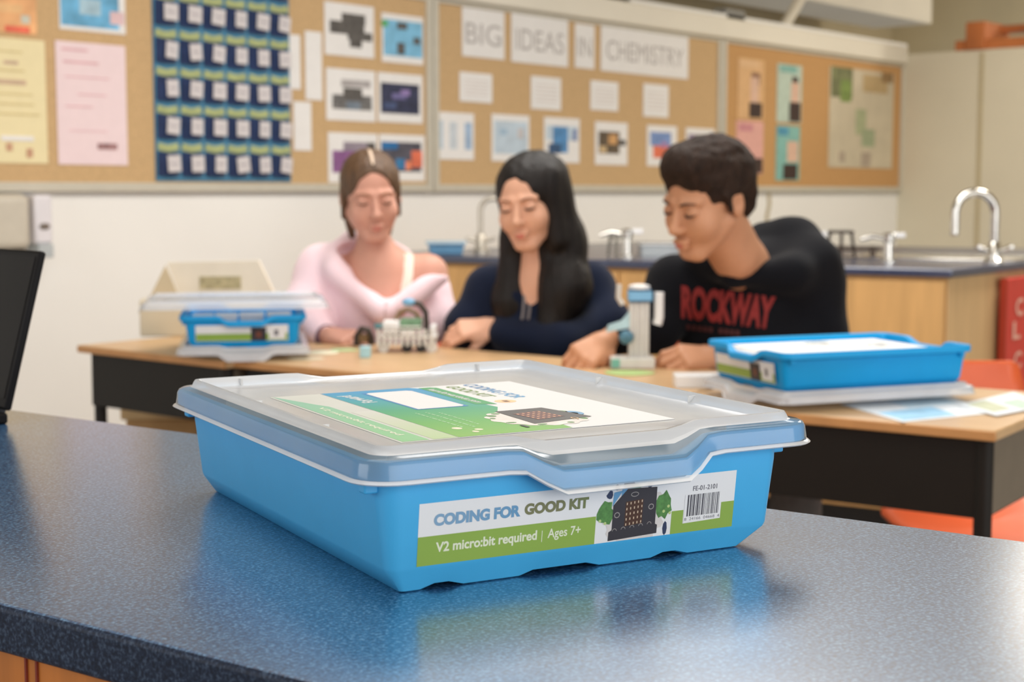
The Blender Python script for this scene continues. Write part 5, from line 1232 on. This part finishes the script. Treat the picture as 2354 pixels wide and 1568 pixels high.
MB().tube([(.046, -.02, .030), (.048, -.02, .07), (.046, -.02, .098), (.032, -.02, .118), (.010, -.02, .124)], .0075, 10).build('curved_wire', M_wire, r1)
MB().ellipsoid((.004, -.022, .124), (.017, .012, .010)).build('servo_cap', M_servo, r1)
MB().tube([(-.03, 0, .078), (-.02, 0, .098), (0, 0, .104), (.02, 0, .095), (.03, 0, .08)], .006, 10).build('curved_wire', mat('brown_wire', (140, 112, 84), .5, noise_amt=.2), r1)
for x in (-.0, .036, -.058, .062): MB().tube([(x, -.045, .014), (x, -.030, .014)], .014, 18).build('wheel', M_black if x < .05 and x > -.05 else M_acr, r1)
MB().box((.058, -.035, .025), (.072, .03, .066)).build('side_plate', M_white, r1, bevel=.002)

r2 = at_desk(1468, 846, 'tall robot arm with pale blue servo on a clear tower between boy hands', 'robot_tower', 'robot')
b = MB()
for x in (-.022, -.010, .004, .016): b.box((x, -.018, .0), (x+.0045, .014, .150))
b.build('tower_plates', M_acr, r2, bevel=.001)
MB().box((-.024, -.015, .02), (.022, .012, .15)).build('tower_core', mat('hazy_acrylic', (196, 192, 188), .35, noise_amt=.12, noise_scale=60, stretch=(1, 1, .1)), r2, bevel=.003)
MB().box((-.026, -.022, .152), (.028, .016, .176)).build('servo', M_servo, r2, bevel=.003)
for z in (.150, .175): MB().box((-.024, -.0225, z), (.026, .0165, z+.005)).build('dark_strip', mat('dark_blue_strip', (58, 92, 120), .4, noise_amt=.1), r2, bevel=.001)
MB().lathe([(.024, .180), (.024, .187), (.012, .190)], (0, 0, 0), 18).build('servo_horn', M_white, r2)
b = MB(); b.tube([(.040, -.01, .100), (.044, -.01, .115), (.044, -.01, .172)], .018, 12, flat=.6); b.build('side_bracket', M_white, r2)
b = MB(); b.tube([(-.046, -.01, .19), (-.048, -.01, .16), (-.038, -.01, .145)], .012, 12, flat=.5); b.build('left_bracket', M_acr, r2)
b = MB(); b.v = [(-.022, -.016, .13), (-.022, -.016, .092), (-.075, -.016, .082), (-.070, -.016, .098), (-.040, -.016, .108), (-.022, .0, .13), (-.022, .0, .092), (-.075, .0, .082), (-.070, .0, .098), (-.040, .0, .108)]
b.f = [(4, 3, 2, 1, 0), (5, 6, 7, 8, 9)]+[(i, (i+1) % 5, 5+(i+1) % 5, 5+i) for i in range(5)]; b.mi = [0]*7; b.build('gripper_arm', mat('pale_aqua_acrylic', (176, 206, 214), .3, noise_amt=.1, noise_scale=40), r2, bevel=.001)
MB().ellipsoid((-.030, -.02, .072), (.017, .012, .016)).build('round_motor', mat('teal_blue_motor', (74, 118, 140), .4, noise_amt=.3, noise_scale=120), r2)
MB().box((-.065, -.03, 0), (.035, .03, .026)).build('base_block', M_acr, r2, bevel=.004)
MB().box((-.064, -.033, .004), (-.045, -.0302, .024)).build('aqua_tab', mat('aqua_tab', (120, 186, 170), .4, noise_amt=.1), r2)
for i, (px, py, rx, ry, c, lb_) in enumerate(((1445, 858, .055, .03, (172, 200, 130), 'lime green base mat under the robot arm'), (735, 812, .05, .03, (226, 220, 192), 'cream card piece lying by the girl in pink hand'), (790, 806, .035, .016, (170, 204, 150), 'pale green card piece beside the dark gripper'), (705, 826, .045, .02, (220, 208, 180), 'beige paper scrap right of the left kit'))):
    r = at_desk(px, py, lb_, 'paper_piece', 'card piece')
    n = 12; rr_ = random.Random(i); b = MB(); b.prism([(rx*math.cos(2*math.pi*k_/n)*rr_.uniform(.85, 1.1), ry*1.6*math.sin(2*math.pi*k_/n)*rr_.uniform(.85, 1.1)) for k_ in range(n)], .0005, .0022)
    b.build('piece', mat('card_%d_tone' % i, c, .7, noise_amt=.06, noise_scale=40), r)
r = at_desk(840, 822, 'tiny pale blue plastic cube in front of the dark gripper', 'plastic_cube', 'cube')
MB().box((-.013, -.013, 0), (.013, .013, .028)).build('cube_body', mat('pale_aqua', (164, 206, 216), .4, noise_amt=.1, noise_scale=60), r, bevel=.003)
r = at_desk(836, 798, 'dark curved gripper piece held at the girl in pink fingertips', 'gripper', 'gripper')
MB().tube([(-.018, 0, .004), (-.016, 0, .03), (-.004, 0, .048), (.012, 0, .044), (.020, 0, .022), (.020, 0, .006)], .009, 10).build('gripper_claw', mat('dark_bronze_plastic', (62, 50, 42), .45, noise_amt=.2, noise_scale=60), r)
MB().box((-.012, -.008, .012), (.012, .008, .034)).build('gripper_core', mat('brown_core', (128, 100, 66), .5, noise_amt=.2), r, bevel=.003)
# white carton and leaflets at the right
r = at_desk(1560, 893, 'flat white paper box in front of the boy left hand', 'paper_box', 'box')
MB().box((-.006, 0, 0), (.105, .06, .026)).build('box_body', M_white, r, bevel=.002)
M_lf = mat('leaflet_paper', (226, 232, 236), .6, noise_amt=.03, noise_scale=10); M_lfb = mat('leaflet_blue_print', (150, 196, 224), .6, noise_amt=.2, noise_scale=20)
def leaflet(quad, z, label, pr=()):
    q = [Z(px, py, DZ) for px, py in quad]; c = np.mean(q, 0)
    r = thing('leaflet', label, 'leaflet', (c[0], c[1], z)); n = len(q)
    MB().prism([(p[0]-c[0], p[1]-c[1]) for p in q], 0, .0012).build('sheet', M_lf, r, smooth=False)
    for (i0, i1, i2, i3, m_) in pr:
        def bl(u, v): return q[0][:2]*(1-u)*(1-v)+q[1][:2]*u*(1-v)+q[2][:2]*u*v+q[3][:2]*(1-u)*v-c[:2]
        MB().prism([tuple(bl(i0, i1)), tuple(bl(i2, i1)), tuple(bl(i2, i3)), tuple(bl(i0, i3))], .0012, .0017).build('printed_area', m_, r, smooth=False)
leaflet(((1930, 930), (2075, 972), (2290, 950), (2160, 905)), DZ+.0005, 'pale blue leaflet overhanging the rightmost desk front', ((.55, .05, .95, .6, M_lfb), (.1, .4, .5, .9, mat('leaflet_pale_blue', (190, 214, 228), .6, noise_amt=.1))))
leaflet(((2200, 935), (2290, 960), (2420, 935), (2330, 905)), DZ+.0025, 'cream and green leaflet at the right end of the desk', ((.1, .1, .8, .4, mat('leaflet_olive', (196, 200, 170), .6, noise_amt=.1)), (.4, .5, .9, .8, mat('leaflet_mint', (186, 214, 190), .6, noise_amt=.1))))
